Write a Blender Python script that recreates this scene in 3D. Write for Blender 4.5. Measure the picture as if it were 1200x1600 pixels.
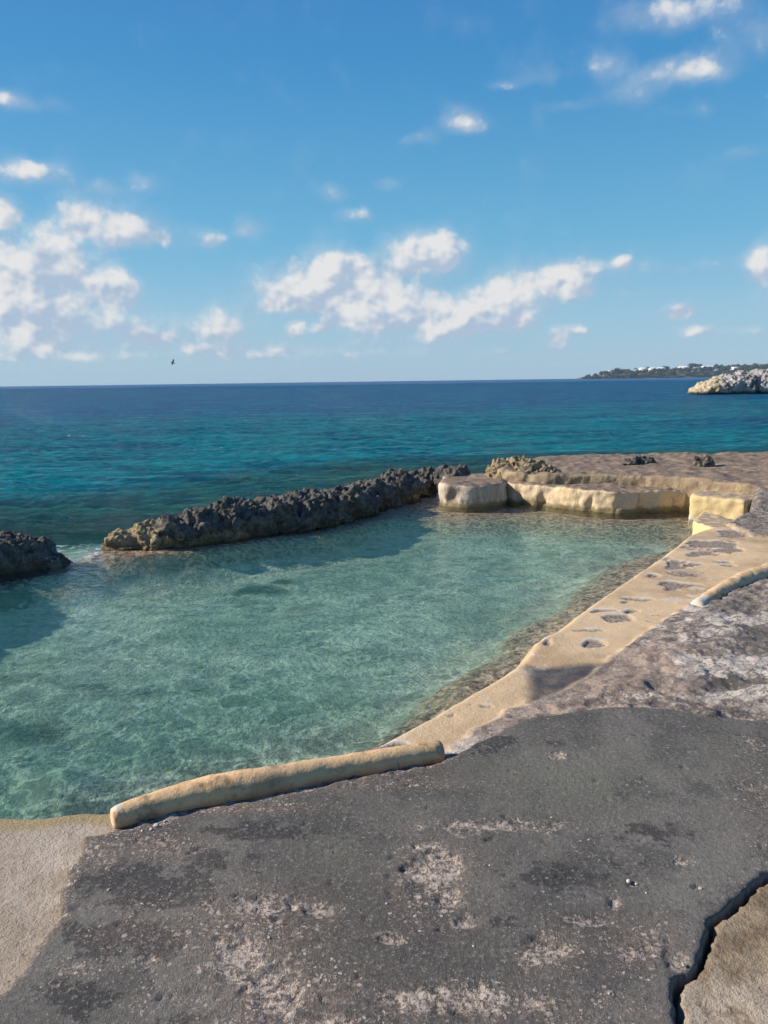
import bpy, bmesh, math, random
import numpy as np
from mathutils import Vector, Matrix

for o in list(bpy.data.objects):
    bpy.data.objects.remove(o, do_unlink=True)
scene = bpy.context.scene
col = scene.collection
R = math.radians

# ------------------------------------------------------------------ camera
CAM = np.array([0.0, 0.0, 2.1])
F = 1200.0
PITCH = math.atan(204.8 / F)
ROLL = 0.0136
_f = np.array([0, math.cos(PITCH), -math.sin(PITCH)])
_r0 = np.array([1.0, 0, 0]); _u0 = np.array([0, math.sin(PITCH), math.cos(PITCH)])
_r = _r0 * math.cos(ROLL) - _u0 * math.sin(ROLL)
_u = _u0 * math.cos(ROLL) + _r0 * math.sin(ROLL)
cd = bpy.data.cameras.new('camera'); cam = bpy.data.objects.new('camera', cd); col.objects.link(cam)
cd.sensor_fit = 'VERTICAL'; cd.sensor_height = 36; cd.lens = F / 1600 * 36
cd.clip_start = 0.05; cd.clip_end = 60000
cam.matrix_world = Matrix(((_r[0], _u[0], -_f[0], CAM[0]), (_r[1], _u[1], -_f[1], CAM[1]),
                           (_r[2], _u[2], -_f[2], CAM[2]), (0, 0, 0, 1)))
scene.camera = cam

# ------------------------------------------------------------------ light
SUN_EL = R(30); SUN_X, SUN_Y = -1.0, 0.08           # the sun stands to the left, slightly ahead
n_ = math.hypot(SUN_X, SUN_Y)
sdir = np.array([SUN_X / n_ * math.cos(SUN_EL), SUN_Y / n_ * math.cos(SUN_EL), math.sin(SUN_EL)])
ld = bpy.data.lights.new('sun', 'SUN'); ld.energy = 5.0; ld.angle = R(0.53); ld.color = (1.0, 0.91, 0.79)
sun = bpy.data.objects.new('sun', ld); col.objects.link(sun)
sun.rotation_euler = Vector(sdir).to_track_quat('Z', 'Y').to_euler()
world = bpy.data.worlds.new('World'); scene.world = world; world.use_nodes = True
wn = world.node_tree; wn.nodes.clear()
sky = wn.nodes.new('ShaderNodeTexSky'); sky.sky_type = 'NISHITA'; sky.sun_disc = False
sky.sun_elevation = SUN_EL; sky.sun_rotation = math.atan2(sdir[0], sdir[1])
sky.altitude = 0; sky.air_density = 1.0; sky.dust_density = 0.3; sky.ozone_density = 3.0
hs = wn.nodes.new('ShaderNodeHueSaturation'); hs.inputs['Saturation'].default_value = 1.12
bg = wn.nodes.new('ShaderNodeBackground'); bg.inputs['Strength'].default_value = 0.083
wo = wn.nodes.new('ShaderNodeOutputWorld')
tc = wn.nodes.new('ShaderNodeTexCoord'); sx_ = wn.nodes.new('ShaderNodeSeparateXYZ'); rp = wn.nodes.new('ShaderNodeValToRGB'); mx = wn.nodes.new('ShaderNodeMix'); mx.data_type = 'RGBA'
wn.links.new(tc.outputs['Generated'], sx_.inputs[0]); wn.links.new(sx_.outputs[2], rp.inputs[0])
# clear-air tint by height above the horizon, mixed with the physical sky
STOPS = [(0.0, (2.75, 4.25, 5.5)), (.08, (2.3, 4.2, 5.6)), (.17, (1.15, 3.6, 5.5)), (.34, (.42, 2.4, 4.9)), (.52, (.30, 1.45, 4.2)), (1.0, (.2, .9, 3.0))]
while len(rp.color_ramp.elements) < len(STOPS): rp.color_ramp.elements.new(.5)
for e_, (p_, c_) in zip(rp.color_ramp.elements, STOPS): e_.position = p_; e_.color = (*c_, 1)
mx.inputs[0].default_value = .8
wn.links.new(sky.outputs[0], hs.inputs['Color']); wn.links.new(hs.outputs[0], mx.inputs[6]); wn.links.new(rp.outputs[0], mx.inputs[7]); wn.links.new(mx.outputs[2], bg.inputs[0]); wn.links.new(bg.outputs[0], wo.inputs[0])
scene.view_settings.view_transform = 'Standard'; scene.view_settings.look = 'None'
scene.view_settings.gamma = 1; scene.view_settings.exposure = 0.60
scene.render.engine = 'CYCLES'
scene.cycles.max_bounces = 6; scene.cycles.transparent_max_bounces = 12; scene.cycles.volume_bounces = 0

# ------------------------------------------------------------------ helpers
def at(px, py, z=0.0):
    """point of the plane z seen at photograph pixel px, py (used once, for surveying)"""
    d = _f * F + _r * (px - 600) + _u * (800 - py)
    t = (z - CAM[2]) / d[2]
    p = CAM + d * t
    return np.array([p[0], p[1]])
def ray(px, py):
    d = _f * F + _r * (px - 600) + _u * (800 - py)
    return d / np.linalg.norm(d)

rng = np.random.RandomState(7)
PERM = rng.permutation(256).astype(np.int32); PERM = np.concatenate([PERM, PERM, PERM])
G3 = rng.normal(size=(256, 3)); G3 /= np.linalg.norm(G3, axis=1)[:, None]
def pn(x, y, z=None):
    x = np.asarray(x, dtype=np.float64); y = np.asarray(y, dtype=np.float64)
    if z is None: z = np.zeros_like(x) + 0.37
    xi = np.floor(x).astype(np.int64); yi = np.floor(y).astype(np.int64); zi = np.floor(z).astype(np.int64)
    xf = x - xi; yf = y - yi; zf = z - zi
    u = xf ** 3 * (xf * (xf * 6 - 15) + 10); v = yf ** 3 * (yf * (yf * 6 - 15) + 10); w = zf ** 3 * (zf * (zf * 6 - 15) + 10)
    out = 0
    for dx in (0, 1):
        for dy in (0, 1):
            for dz in (0, 1):
                h = PERM[(PERM[(PERM[(xi + dx) & 255] + yi + dy) & 255] + zi + dz) & 255]
                g = G3[h]
                d = g[..., 0] * (xf - dx) + g[..., 1] * (yf - dy) + g[..., 2] * (zf - dz)
                out = out + d * (u if dx else 1 - u) * (v if dy else 1 - v) * (w if dz else 1 - w)
    return out * 1.6
def fbm(x, y, z=None, o=4, g=.5):
    s = 0; a = 1; f = 1; t = 0
    for i in range(o):
        s = s + a * pn(x * f + i * 17.3, y * f - i * 9.1, None if z is None else z * f + i * 4.7); t += a; a *= g; f *= 2.03
    return s / t
def ridged(x, y, z=None, o=3):
    s = 0; a = 1; f = 1; t = 0
    for i in range(o):
        s = s + a * (1 - np.abs(pn(x * f + i * 7.7, y * f + i * 3.1, None if z is None else z * f - i * 5.9)) * 2); t += a; a *= .5; f *= 2.1
    return s / t
def sstep(a, b, x):
    t = np.clip((x - a) / (b - a), 0, 1); return t * t * (3 - 2 * t)
def sdist(P, X, Y):
    """signed distance to a polygon, positive inside"""
    P = np.asarray(P); best = np.full(X.shape, 1e9); ins = np.zeros(X.shape, bool)
    for i in range(len(P)):
        a = P[i]; b = P[(i + 1) % len(P)]; e = b - a
        t = np.clip(((X - a[0]) * e[0] + (Y - a[1]) * e[1]) / (e @ e + 1e-12), 0, 1)
        best = np.minimum(best, (X - a[0] - t * e[0]) ** 2 + (Y - a[1] - t * e[1]) ** 2)
        if a[1] != b[1]:
            c = ((a[1] > Y) != (b[1] > Y)) & (X < (b[0] - a[0]) * (Y - a[1]) / (b[1] - a[1]) + a[0]); ins ^= c
    d = np.sqrt(best); return np.where(ins, d, -d)
def ldist(P, X, Y):
    P = np.asarray(P); best = np.full(X.shape, 1e9)
    for i in range(len(P) - 1):
        a = P[i]; b = P[i + 1]; e = b - a
        t = np.clip(((X - a[0]) * e[0] + (Y - a[1]) * e[1]) / (e @ e + 1e-12), 0, 1)
        best = np.minimum(best, (X - a[0] - t * e[0]) ** 2 + (Y - a[1] - t * e[1]) ** 2)
    return np.sqrt(best)
def smooth_line(P, n=8):
    P = np.asarray(P, float); out = []
    for i in range(len(P) - 1):
        p0 = P[max(i - 1, 0)]; p1 = P[i]; p2 = P[i + 1]; p3 = P[min(i + 2, len(P) - 1)]
        for k in range(n):
            t = k / n
            out.append(.5 * ((2 * p1) + (-p0 + p2) * t + (2 * p0 - 5 * p1 + 4 * p2 - p3) * t * t + (-p0 + 3 * p1 - 3 * p2 + p3) * t ** 3))
    out.append(P[-1]); return np.array(out)
def patch(px, py, rx, ry, z, X, Y, soft=1.0):
    """weight of a surveyed elliptical patch lying on the plane z"""
    c = at(px, py, z); u = (at(px + rx, py, z) - at(px - rx, py, z)) / 2; v = (at(px, py - ry, z) - at(px, py + ry, z)) / 2
    M = np.linalg.inv(np.array([[u[0], v[0]], [u[1], v[1]]]))
    a = M[0, 0] * (X - c[0]) + M[0, 1] * (Y - c[1]); b = M[1, 0] * (X - c[0]) + M[1, 1] * (Y - c[1])
    return np.exp(-np.minimum((a * a + b * b) * soft, 30))

def add_mesh(name, verts, faces, mat=None, attrs=None, smooth=True, parent=None):
    me = bpy.data.meshes.new(name)
    verts = np.asarray(verts, dtype=np.float32); faces = np.asarray(faces, dtype=np.int32)
    me.vertices.add(len(verts)); me.vertices.foreach_set('co', verts.ravel())
    k = faces.shape[1]
    me.loops.add(faces.size); me.loops.foreach_set('vertex_index', faces.ravel())
    me.polygons.add(len(faces)); me.polygons.foreach_set('loop_start', np.arange(0, faces.size, k, dtype=np.int32))
    me.update(calc_edges=True); me.validate()
    if smooth: me.polygons.foreach_set('use_smooth', np.ones(len(me.polygons), bool))
    for nme, v in (attrs or {}).items():
        a = me.attributes.new(nme, 'FLOAT', 'POINT'); a.data.foreach_set('value', np.asarray(v, dtype=np.float32).ravel())
    if mat: me.materials.append(mat)
    o = bpy.data.objects.new(name, me); col.objects.link(o)
    if parent: o.parent = parent
    return o
def grid_faces(nr, nc):
    i = np.arange(nr - 1)[:, None] * nc + np.arange(nc - 1)[None, :]
    i = i.ravel(); return np.stack([i, i + 1, i + nc + 1, i + nc], 1)
def sub_mesh(name, V, Fc, mask, mat, attrs):
    Fs = Fc[mask]; used = np.unique(Fs); mp = np.full(len(V), -1, np.int64); mp[used] = np.arange(len(used))
    return add_mesh(name, V[used], mp[Fs], mat, {k: v[used] for k, v in attrs.items()})
def tag(o, label=None, cat=None, group=None, kind=None):
    if label: o['label'] = label
    if cat: o['category'] = cat
    if group: o['group'] = group
    if kind: o['kind'] = kind
    return o
def empty(name, loc=(0, 0, 0)):
    o = bpy.data.objects.new(name, None); col.objects.link(o); o.location = loc; o.empty_display_size = .2; return o

# ---- node helper
class NT:
    def __init__(s, name):
        s.m = bpy.data.materials.new(name); s.m.use_nodes = True; s.t = s.m.node_tree; s.t.nodes.clear()
        s.out = s.t.nodes.new('ShaderNodeOutputMaterial')
        s.geo = s.n('ShaderNodeNewGeometry')
    def n(s, typ, **kw):
        nd = s.t.nodes.new(typ)
        for k, v in kw.items(): setattr(nd, k, v)
        return nd
    def put(s, sock, v):
        if v is None: return
        if isinstance(v, bpy.types.NodeSocket): s.t.links.new(v, sock)
        elif isinstance(v, (tuple, list)):
            sock.default_value = tuple(v) + (1,) if (len(v) == 3 and len(sock.default_value) == 4) else tuple(v)
        else:
            sock.default_value = v
    def attr(s, name):
        a = s.n('ShaderNodeAttribute'); a.attribute_name = name; return a.outputs['Fac']
    def math(s, op, a, b=None, c=None, clamp=False):
        nd = s.n('ShaderNodeMath', operation=op, use_clamp=clamp); s.put(nd.inputs[0], a); s.put(nd.inputs[1], b)
        if c is not None: s.put(nd.inputs[2], c)
        return nd.outputs[0]
    def noise(s, scale, detail=4, rough=.55, vec=None, dist=0, out='Fac', ntype=None):
        nd = s.n('ShaderNodeTexNoise')
        if ntype: nd.noise_type = ntype
        s.put(nd.inputs['Vector'], vec or s.geo.outputs['Position']); nd.inputs['Scale'].default_value = scale
        nd.inputs['Detail'].default_value = detail; nd.inputs['Roughness'].default_value = rough; nd.inputs['Distortion'].default_value = dist
        return nd.outputs[out]
    def voro(s, scale, feature='F1', vec=None, out='Distance', rand=1):
        nd = s.n('ShaderNodeTexVoronoi', feature=feature); s.put(nd.inputs['Vector'], vec or s.geo.outputs['Position'])
        nd.inputs['Scale'].default_value = scale; nd.inputs['Randomness'].default_value = rand
        return nd.outputs[out]
    def vscale(s, sc, vec=None):
        nd = s.n('ShaderNodeVectorMath', operation='MULTIPLY'); s.put(nd.inputs[0], vec or s.geo.outputs['Position']); nd.inputs[1].default_value = sc
        return nd.outputs[0]
    def vadd(s, a, b):
        nd = s.n('ShaderNodeVectorMath', operation='ADD'); s.put(nd.inputs[0], a); s.put(nd.inputs[1], b); return nd.outputs[0]
    def ss(s, x, a, b):
        nd = s.n('ShaderNodeMapRange', interpolation_type='SMOOTHSTEP'); s.put(nd.inputs[0], x)
        nd.inputs[1].default_value = a; nd.inputs[2].default_value = b; return nd.outputs[0]
    def lin(s, x, a, b, c, d):
        nd = s.n('ShaderNodeMapRange'); s.put(nd.inputs[0], x)
        for i, v in zip((1, 2, 3, 4), (a, b, c, d)): nd.inputs[i].default_value = v
        return nd.outputs[0]
    def mix(s, f, a, b, mode='MIX'):
        nd = s.n('ShaderNodeMix', data_type='RGBA', blend_type=mode, clamp_factor=True); s.put(nd.inputs[0], f); s.put(nd.inputs[6], a); s.put(nd.inputs[7], b)
        return nd.outputs[2]
    def bump(s, h, strength=1, dist=.01, normal=None):
        nd = s.n('ShaderNodeBump'); s.put(nd.inputs['Height'], h); nd.inputs['Strength'].default_value = strength; nd.inputs['Distance'].default_value = dist
        if normal: s.put(nd.inputs['Normal'], normal)
        return nd.outputs[0]
    def princ(s, color, rough=.9, normal=None, spec=.3):
        p = s.n('ShaderNodeBsdfPrincipled'); s.put(p.inputs['Base Color'], color); s.put(p.inputs['Roughness'], rough)
        p.inputs['Specular IOR Level'].default_value = spec
        if normal: s.put(p.inputs['Normal'], normal)
        s.t.links.new(p.outputs[0], s.out.inputs['Surface']); return s.m

# ------------------------------------------------------------------ survey of the shore (metres, from the photograph)
def line(pts):  # px, py, z
    return np.array([at(*p) for p in pts])
edge = line([(-260, 1345, .34), (-100, 1312, .34), (0, 1298, .34), (70, 1292, .36), (140, 1276, .38), (180, 1262, .42), (240, 1236, .45), (300, 1214, .46), (380, 1203, .46),
             (430, 1199, .46), (500, 1184, .46), (545, 1172, .46), (600, 1147, .45), (660, 1118, .44), (720, 1086, .43), (780, 1052, .42), (812, 1030, .41), (835, 1000, .40), (868, 982, .39),
             (905, 955, .37), (940, 930, .36), (1000, 892, .32), (1050, 858, .28), (1072, 843, .24)])
edge = smooth_line(edge, 6)
far_edge = np.array([at(1092, 840, .2), at(1140, 836, .15), at(1172, 826, .1), at(1176, 805, .1), at(1180, 790, .1)])
coast_out = np.array([[6.6, 13.6], [7.5, 15.0], [12, 15.6], [20, 19], [45, 30], [60, 30], [60, -40], [-60, -40], [-60, -6], [-25, -3], [-12, 0.5], [-6, 1.2]])
LAND = np.concatenate([edge, far_edge, coast_out])
slab_line = line([(0, 1545, .5), (35, 1510, .5), (60, 1470, .5), (92, 1435, .5), (98, 1385, .5), (118, 1345, .5), (130, 1306, .5), (185, 1296, .5), (300, 1266, .5), (420, 1243, .5), (560, 1214, .5),
                  (690, 1188, .5), (712, 1178, .5), (760, 1150, .5), (830, 1119, .5), (900, 1109, .5), (960, 1103, .5), (1040, 1105, .5), (1110, 1118, .5), (1200, 1128, .5), (1330, 1145, .5), (1600, 1170, .5)])
slab_right = line([(1600, 1290, .5), (1330, 1330, .5), (1200, 1362, .5), (1165, 1392, .5), (1120, 1428, .5), (1097, 1465, .5), (1080, 1500, .5), (1056, 1518, .5), (1054, 1560, .5), (1062, 1600, .5), (1066, 1700, .5)])
SLAB = np.concatenate([slab_line, slab_right, np.array([[.75, .6], [.75, -3], [-4, -3], [-3.4, .2], [-1.9, 1.2]])])
ledge_in = line([(690, 1185, .45), (740, 1150, .45), (800, 1112, .45), (860, 1088, .45), (915, 1062, .45), (965, 1025, .44), (1005, 995, .43), (1050, 965, .42), (1085, 945, .42), (1130, 925, .4), (1190, 895, .38), (1260, 870, .36), (1300, 840, .34), (1180, 838, .3)])
LEDGE = np.concatenate([edge[edge[:, 0] > at(540, 1175, .46)[0]] + [-.3, .22], far_edge[:2] + [-.1, .1], ledge_in[::-1]])

# wall line of the sea rocks (their pool side foot)
wall_foot = smooth_line(line([(182, 858, 0), (240, 858, 0), (330, 848, 0), (420, 836, 0), (500, 825, 0), (570, 808, 0), (630, 788, 0), (690, 768, 0)]), 6)
left_foot = np.array([[-9.5, 4.2], [-7.5, 6.2], [-5.8, 7.6], [-4.6, 8.2], [-3.95, 8.9]])
sea_line = np.concatenate([left_foot, wall_foot, np.array([[1.6, 15.2], [2.6, 15.6], [6, 16.5]])])
SEA = np.concatenate([sea_line + np.array([-.35, .35]), np.array([[14, 17.5], [22, 22], [47, 34], [600, 60], [600, 500], [-400, 500], [-400, -30], [-30, -6], [-12, 1.0]])])

plat_front = line([(690, 790, 0), (735, 794, 0), (800, 788, 0), (860, 792, 0), (966, 803, 0), (1066, 802, 0)])
def bed(X, Y, dl=None):
    """sea bed height"""
    dl = -sdist(LAND, X, Y) if dl is None else dl         # distance from land
    ds = sdist(SEA, X, Y)                                  # >0 outside the pool
    n = fbm(X * .8, Y * .8, o=3)
    z = -.80 + .14 * n
    shelf = -.14 - .34 * sstep(.10, 1.15, dl + .35 * fbm(X * 1.4 + 5, Y * 1.4, o=3))
    wr = sstep(1.30, .75, dl + .35 * n) * sstep(-1.6, -1.0, X - Y * 0.0 + .4)   # rubble shelf under the ledge
    z = z * (1 - wr) + shelf * wr + .05 * wr * fbm(X * 6, Y * 6, o=3)
    dP = ldist(plat_front, X, Y); sp = sstep(1.9, .2, dP + .3 * n); z = z * (1 - sp) + (-.20 + .04 * n) * sp
    dw = ldist(wall_foot, X, Y)
    sh = sstep(.75, .12, dw + .25 * n)
    z = z * (1 - sh) + (-.10 + .05 * n) * sh
    dg = np.exp(-(((X + 3.75) / .75) ** 2 + ((Y - 9.2) / .9) ** 2)); z = z + .45 * dg * (ds < 1)
    dw2 = ldist(left_foot, X, Y); s2 = sstep(.95, .2, dw2 + .3 * n); z = z * (1 - s2) + (-.16 + .06 * n) * s2
    s3 = patch(100, 1215, 60, 26, -.3, X, Y); z = z + .25 * s3 - .10 * patch(20, 1220, 230, 80, -.3, X, Y)
    out = sstep(0.0, 3.0, ds); z = z * (1 - out) + (-1.1 - 2.6 * sstep(.4, 12, ds) - 7 * sstep(8, 90, ds)) * out
    return z

# ------------------------------------------------------------------ water
def make_water():
    r1 = [1.2]
    while r1[-1] < 5300:
        r = r1[-1]; r1.append(r * (1.0042 if r < 45 else (1.012 if r < 300 else 1.06)) + .001)
    r = np.array(r1)
    th = np.concatenate([np.linspace(-180, -52, 90)[:-1], np.linspace(-52, 52, 700), np.linspace(52, 180, 90)[1:]]) * math.pi / 180
    Rr, T = np.meshgrid(r, th, indexing='ij'); X = Rr * np.sin(T); Y = Rr * np.cos(T)
    ds = sdist(SEA, X, Y); seaw = sstep(-.2, 3.5, ds) * (Rr < 400)
    fade = 1 / (1 + (Rr / 130) ** 2)
    Z = np.zeros_like(X)
    m = Rr < 400
    x, y = X[m], Y[m]
    warp = .5 * pn(x * .35, y * .35)
    sea = .055 * pn(x * .55 + warp, y * .9) + .055 * ridged(x * .9 + warp, y * 1.7 + 3, o=2) + .030 * pn(x * 3, y * 5) + .012 * pn(x * 6.5, y * 10) 
    pool = .006 * pn(x * 2.2, y * 3.2) + .0045 * pn(x * 6 + 9, y * 8) + .001 * pn(x * 17, y * 20)
    s = seaw[m]; Z[m] = (pool * (1 - s) + (sea - .01) * s) * fade[m]
    near = Rr < 200
    dep = np.full_like(X, 12.0); dep[near] = -bed(X[near], Y[near])
    pat = np.zeros_like(X); pat[m] = fbm(x * .035, y * .07, o=3)
    foam = np.zeros_like(X); q_ = Rr < 30
    wsea = wall_foot + np.stack([-np.gradient(wall_foot, axis=0)[:, 1], np.gradient(wall_foot, axis=0)[:, 0]], 1) / np.linalg.norm(np.gradient(wall_foot, axis=0), axis=1)[:, None] * 1.05
    lf_ = left_foot + [-.75, .75]
    dd = np.minimum(np.minimum(ldist(wsea, X[q_], Y[q_]), ldist(lf_, X[q_], Y[q_])), ldist(np.array([[-4.3, 9.9], [-3.75, 9.75], [-3.6, 9.3]]), X[q_], Y[q_]))
    foam[q_] = sstep(.42, .05, dd + .12 * pn(X[q_] * 3, Y[q_] * 3)) * .9
    dist = Rr / 1000.0
    V = np.stack([X, Y, Z], -1).reshape(-1, 3)
    Fc = grid_faces(len(r), len(th))
    # water only where there is no land
    dl = sdist(LAND, X, Y).ravel()
    keep = (dl[Fc] < .30).any(1)
    at_ = {'depth': dep.ravel(), 'sea': sstep(-.2, 2.5, ds).ravel(), 'dist': dist.ravel(), 'pat': pat.ravel(), 'foam': foam.ravel(), 'near': (sstep(6.2, 3.6, Y) * sstep(1.0, -.8, X)).ravel()}
    s = NT('sea_water')
    depth = s.attr('depth'); seaA = s.attr('sea'); D = s.attr('dist'); P = s.attr('pat')
    # ripple normals: small in the pool, longer chop at sea
    v1 = s.vscale((1.0, 1.7, 1.0)); 
    hp = s.math('ADD', s.noise(4.8, 3, .5, v1), s.math('MULTIPLY', s.noise(24, 2, .5, v1), .25))
    hs1 = s.math('ADD', s.math('MULTIPLY', s.noise(1.6, 6, .66, v1, .4), 8.0), s.math('MULTIPLY', s.noise(.35, 3, .6, v1, .3), 9.0))
    hs2 = s.math('ADD', hs1, s.math('MULTIPLY', s.noise(.06, 4, .6, v1), 22.0))
    h = s.n('ShaderNodeMix', data_type='FLOAT'); s.put(h.inputs[0], seaA); s.put(h.inputs[2], s.math('MULTIPLY', hp, .38)); s.put(h.inputs[3], hs2)
    nrm = s.bump(h.outputs[0], 1, .11)
    # colour of the water's own body, by depth and by distance from shore
    deep = s.mix(s.ss(D, .02, .35), (.002, .070, .165), (.003, .062, .165))
    shal = s.mix(s.ss(P, -.25, .35), (.001, .122, .140), (.001, .060, .130))
    body = s.mix(s.ss(depth, 2.6, 8), shal, deep)
    body = s.mix(s.ss(depth, .9, 2.4), (.05, .24, .19), body)
    streak = s.noise(.8, 5, .66, s.vscale((.35, 1.4, 1)), .6)  # from here, light and dark of the wavelets painted into the body colour
    body = s.mix(s.math('MULTIPLY', s.ss(streak, .44, .60), seaA), body, s.mix(.55, body, (.001, .022, .060)))
    st2 = s.noise(2.6, 4, .65, s.vscale((.45, 1.3, 1)), .4)
    body = s.mix(s.math('MULTIPLY', s.ss(st2, .50, .62), seaA), body, s.mix(.45, body, (.001, .02, .06)))
    st3 = s.noise(.20, 7, .76, s.vscale((.6, 1.9, 1)), .7)
    body = s.mix(s.math('MULTIPLY', s.ss(st3, .50, .60), .75), body, s.mix(.5, body, (.000, .025, .075)))
    body = s.mix(s.math('MULTIPLY', s.math('MULTIPLY', s.ss(st3, .48, .40), .6), seaA), body, (.004, .135, .175))
    st4 = s.noise(3.4, 4, .7, s.vscale((.5, 1.5, 1)), .6); st5 = s.noise(.8, 4, .7, s.vscale((.5, 2.2, 1)), .6)
    body = s.mix(s.math('MULTIPLY', s.math('MULTIPLY', s.math('MAXIMUM', s.ss(st4, .56, .64), s.ss(st5, .58, .66)), .55), seaA), body, (.03, .19, .23))
    fm = s.math('MULTIPLY', s.attr('foam'), s.ss(s.noise(7, 5, .7), .50, .60))
    body = s.mix(fm, body, (.55, .62, .62))
    df = s.n('ShaderNodeBsdfDiffuse'); s.put(df.inputs[0], body); s.put(df.inputs[1], 0.0)
    # clear water: tint by depth, with caustic light and ripple shade painted into the tint
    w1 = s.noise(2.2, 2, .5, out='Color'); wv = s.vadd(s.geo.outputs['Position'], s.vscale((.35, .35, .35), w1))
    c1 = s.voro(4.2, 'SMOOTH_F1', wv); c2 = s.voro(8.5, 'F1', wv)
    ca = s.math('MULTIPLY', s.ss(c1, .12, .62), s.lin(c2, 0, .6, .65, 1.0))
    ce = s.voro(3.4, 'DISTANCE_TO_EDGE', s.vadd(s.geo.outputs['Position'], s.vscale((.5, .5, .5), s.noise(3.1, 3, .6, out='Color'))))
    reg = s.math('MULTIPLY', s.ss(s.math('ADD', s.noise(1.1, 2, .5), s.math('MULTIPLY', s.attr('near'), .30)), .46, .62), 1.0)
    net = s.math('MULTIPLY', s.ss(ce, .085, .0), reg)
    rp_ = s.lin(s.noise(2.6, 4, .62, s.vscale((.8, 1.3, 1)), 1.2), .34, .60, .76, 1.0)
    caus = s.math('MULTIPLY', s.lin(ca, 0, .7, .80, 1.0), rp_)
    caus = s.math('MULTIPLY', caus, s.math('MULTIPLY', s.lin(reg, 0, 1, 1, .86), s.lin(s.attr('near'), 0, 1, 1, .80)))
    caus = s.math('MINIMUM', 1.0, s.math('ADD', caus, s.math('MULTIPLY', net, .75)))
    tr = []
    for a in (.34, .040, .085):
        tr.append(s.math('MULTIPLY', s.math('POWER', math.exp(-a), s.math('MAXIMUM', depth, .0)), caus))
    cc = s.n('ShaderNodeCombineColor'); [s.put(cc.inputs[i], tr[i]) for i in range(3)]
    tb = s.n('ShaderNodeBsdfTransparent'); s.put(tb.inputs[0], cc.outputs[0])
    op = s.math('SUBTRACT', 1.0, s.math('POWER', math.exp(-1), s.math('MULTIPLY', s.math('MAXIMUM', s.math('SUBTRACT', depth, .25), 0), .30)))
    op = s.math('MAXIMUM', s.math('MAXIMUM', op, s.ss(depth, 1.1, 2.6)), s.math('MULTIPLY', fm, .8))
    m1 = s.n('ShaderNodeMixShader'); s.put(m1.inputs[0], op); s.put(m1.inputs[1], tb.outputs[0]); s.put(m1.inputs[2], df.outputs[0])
    gl = s.n('ShaderNodeBsdfGlossy'); s.put(gl.inputs['Roughness'], s.lin(D, 0, 1.0, .06, .32)); s.put(gl.inputs['Normal'], nrm); s.put(gl.inputs[0], (.9, .95, 1))
    fr = s.n('ShaderNodeFresnel'); fr.inputs[0].default_value = 1.33; s.put(fr.inputs['Normal'], nrm)
    fac = s.math('MULTIPLY', s.lin(D, .02, .6, 1.0, .42), s.math('MINIMUM', s.math('MULTIPLY', fr.outputs[0], .66), .50))
    m2 = s.n('ShaderNodeMixShader'); s.put(m2.inputs[0], fac); s.put(m2.inputs[1], m1.outputs[0]); s.put(m2.inputs[2], gl.outputs[0])
    s.t.links.new(m2.outputs[0], s.out.inputs['Surface'])
    tag(sub_mesh('water', V, Fc, keep, s.m, at_), kind='structure')
make_water()

# ------------------------------------------------------------------ ground height field: shore, ledge, sea bed
def spacing(a, b, f):
    out = [a]
    while out[-1] < b: out.append(out[-1] + f(out[-1]))
    return np.array(out)
gx = spacing(-30, 60, lambda v: .013 if -2.6 <= v < 5.2 else (.03 if -6 < v < 8 else (.1 if -12 < v < 14 else 1.5)))
gy = spacing(-30, 45, lambda v: .010 if 1.3 <= v < 4.2 else (.016 if 1.0 <= v < 10 else (.035 if .3 < v < 17 else 1.2)))
GX, GY = np.meshgrid(gx, gy)
SH = GX.shape
X, Y = GX.ravel(), GY.ravel()
nz = fbm(X * 1.3, Y * 1.3, o=3); nf = fbm(X * 9, Y * 9, o=4); nm = fbm(X * 3.5 + 7, Y * 3.5, o=3)
jag = .012 * pn(X * 9, Y * 9) + .006 * pn(X * 23, Y * 23)
dl = sdist(LAND, X, Y) + .35 * jag
de = sdist(LEDGE, X, Y) + jag * 1.5 + .05 * nm + .03 * nf
dsl = sdist(SLAB, X, Y) + .016 * pn(X * 6, Y * 6) + .012 * pn(X * 17, Y * 17) + .005 * pn(X * 45, Y * 45)
zled = np.interp(Y, [3, 4.5, 6, 8.6, 10], [.45, .43, .38, .30, .30])
ledge = sstep(-.02, .05, de)
left = ((X < at(185, 1270, .45)[0] + .02) & (Y < 4)).astype(float)
rock = 1 - ledge; rock = rock * (1 - left)
z = np.where(left > 0, .435 + .004 * nz, zled + .012 * nz * ledge)
rz = .46 + .035 * nz + .030 * ridged(X * 3, Y * 4.5, o=3) * sstep(0, .25, -de) + .024 * nf
rz = np.where(X > .8, rz, np.minimum(rz, .46))
rz = rz - .12 * sstep(5, 9, Y) + .12 * sstep(9.5, 12, Y) * (1 + .8 * nm) + .02 * ridged(X * 7, Y * 9, o=3) * sstep(0, .2, -de)
z = z * (1 - rock) + rz * rock
z = z - .05 * sstep(-.03, .12, dsl) * rock
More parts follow.
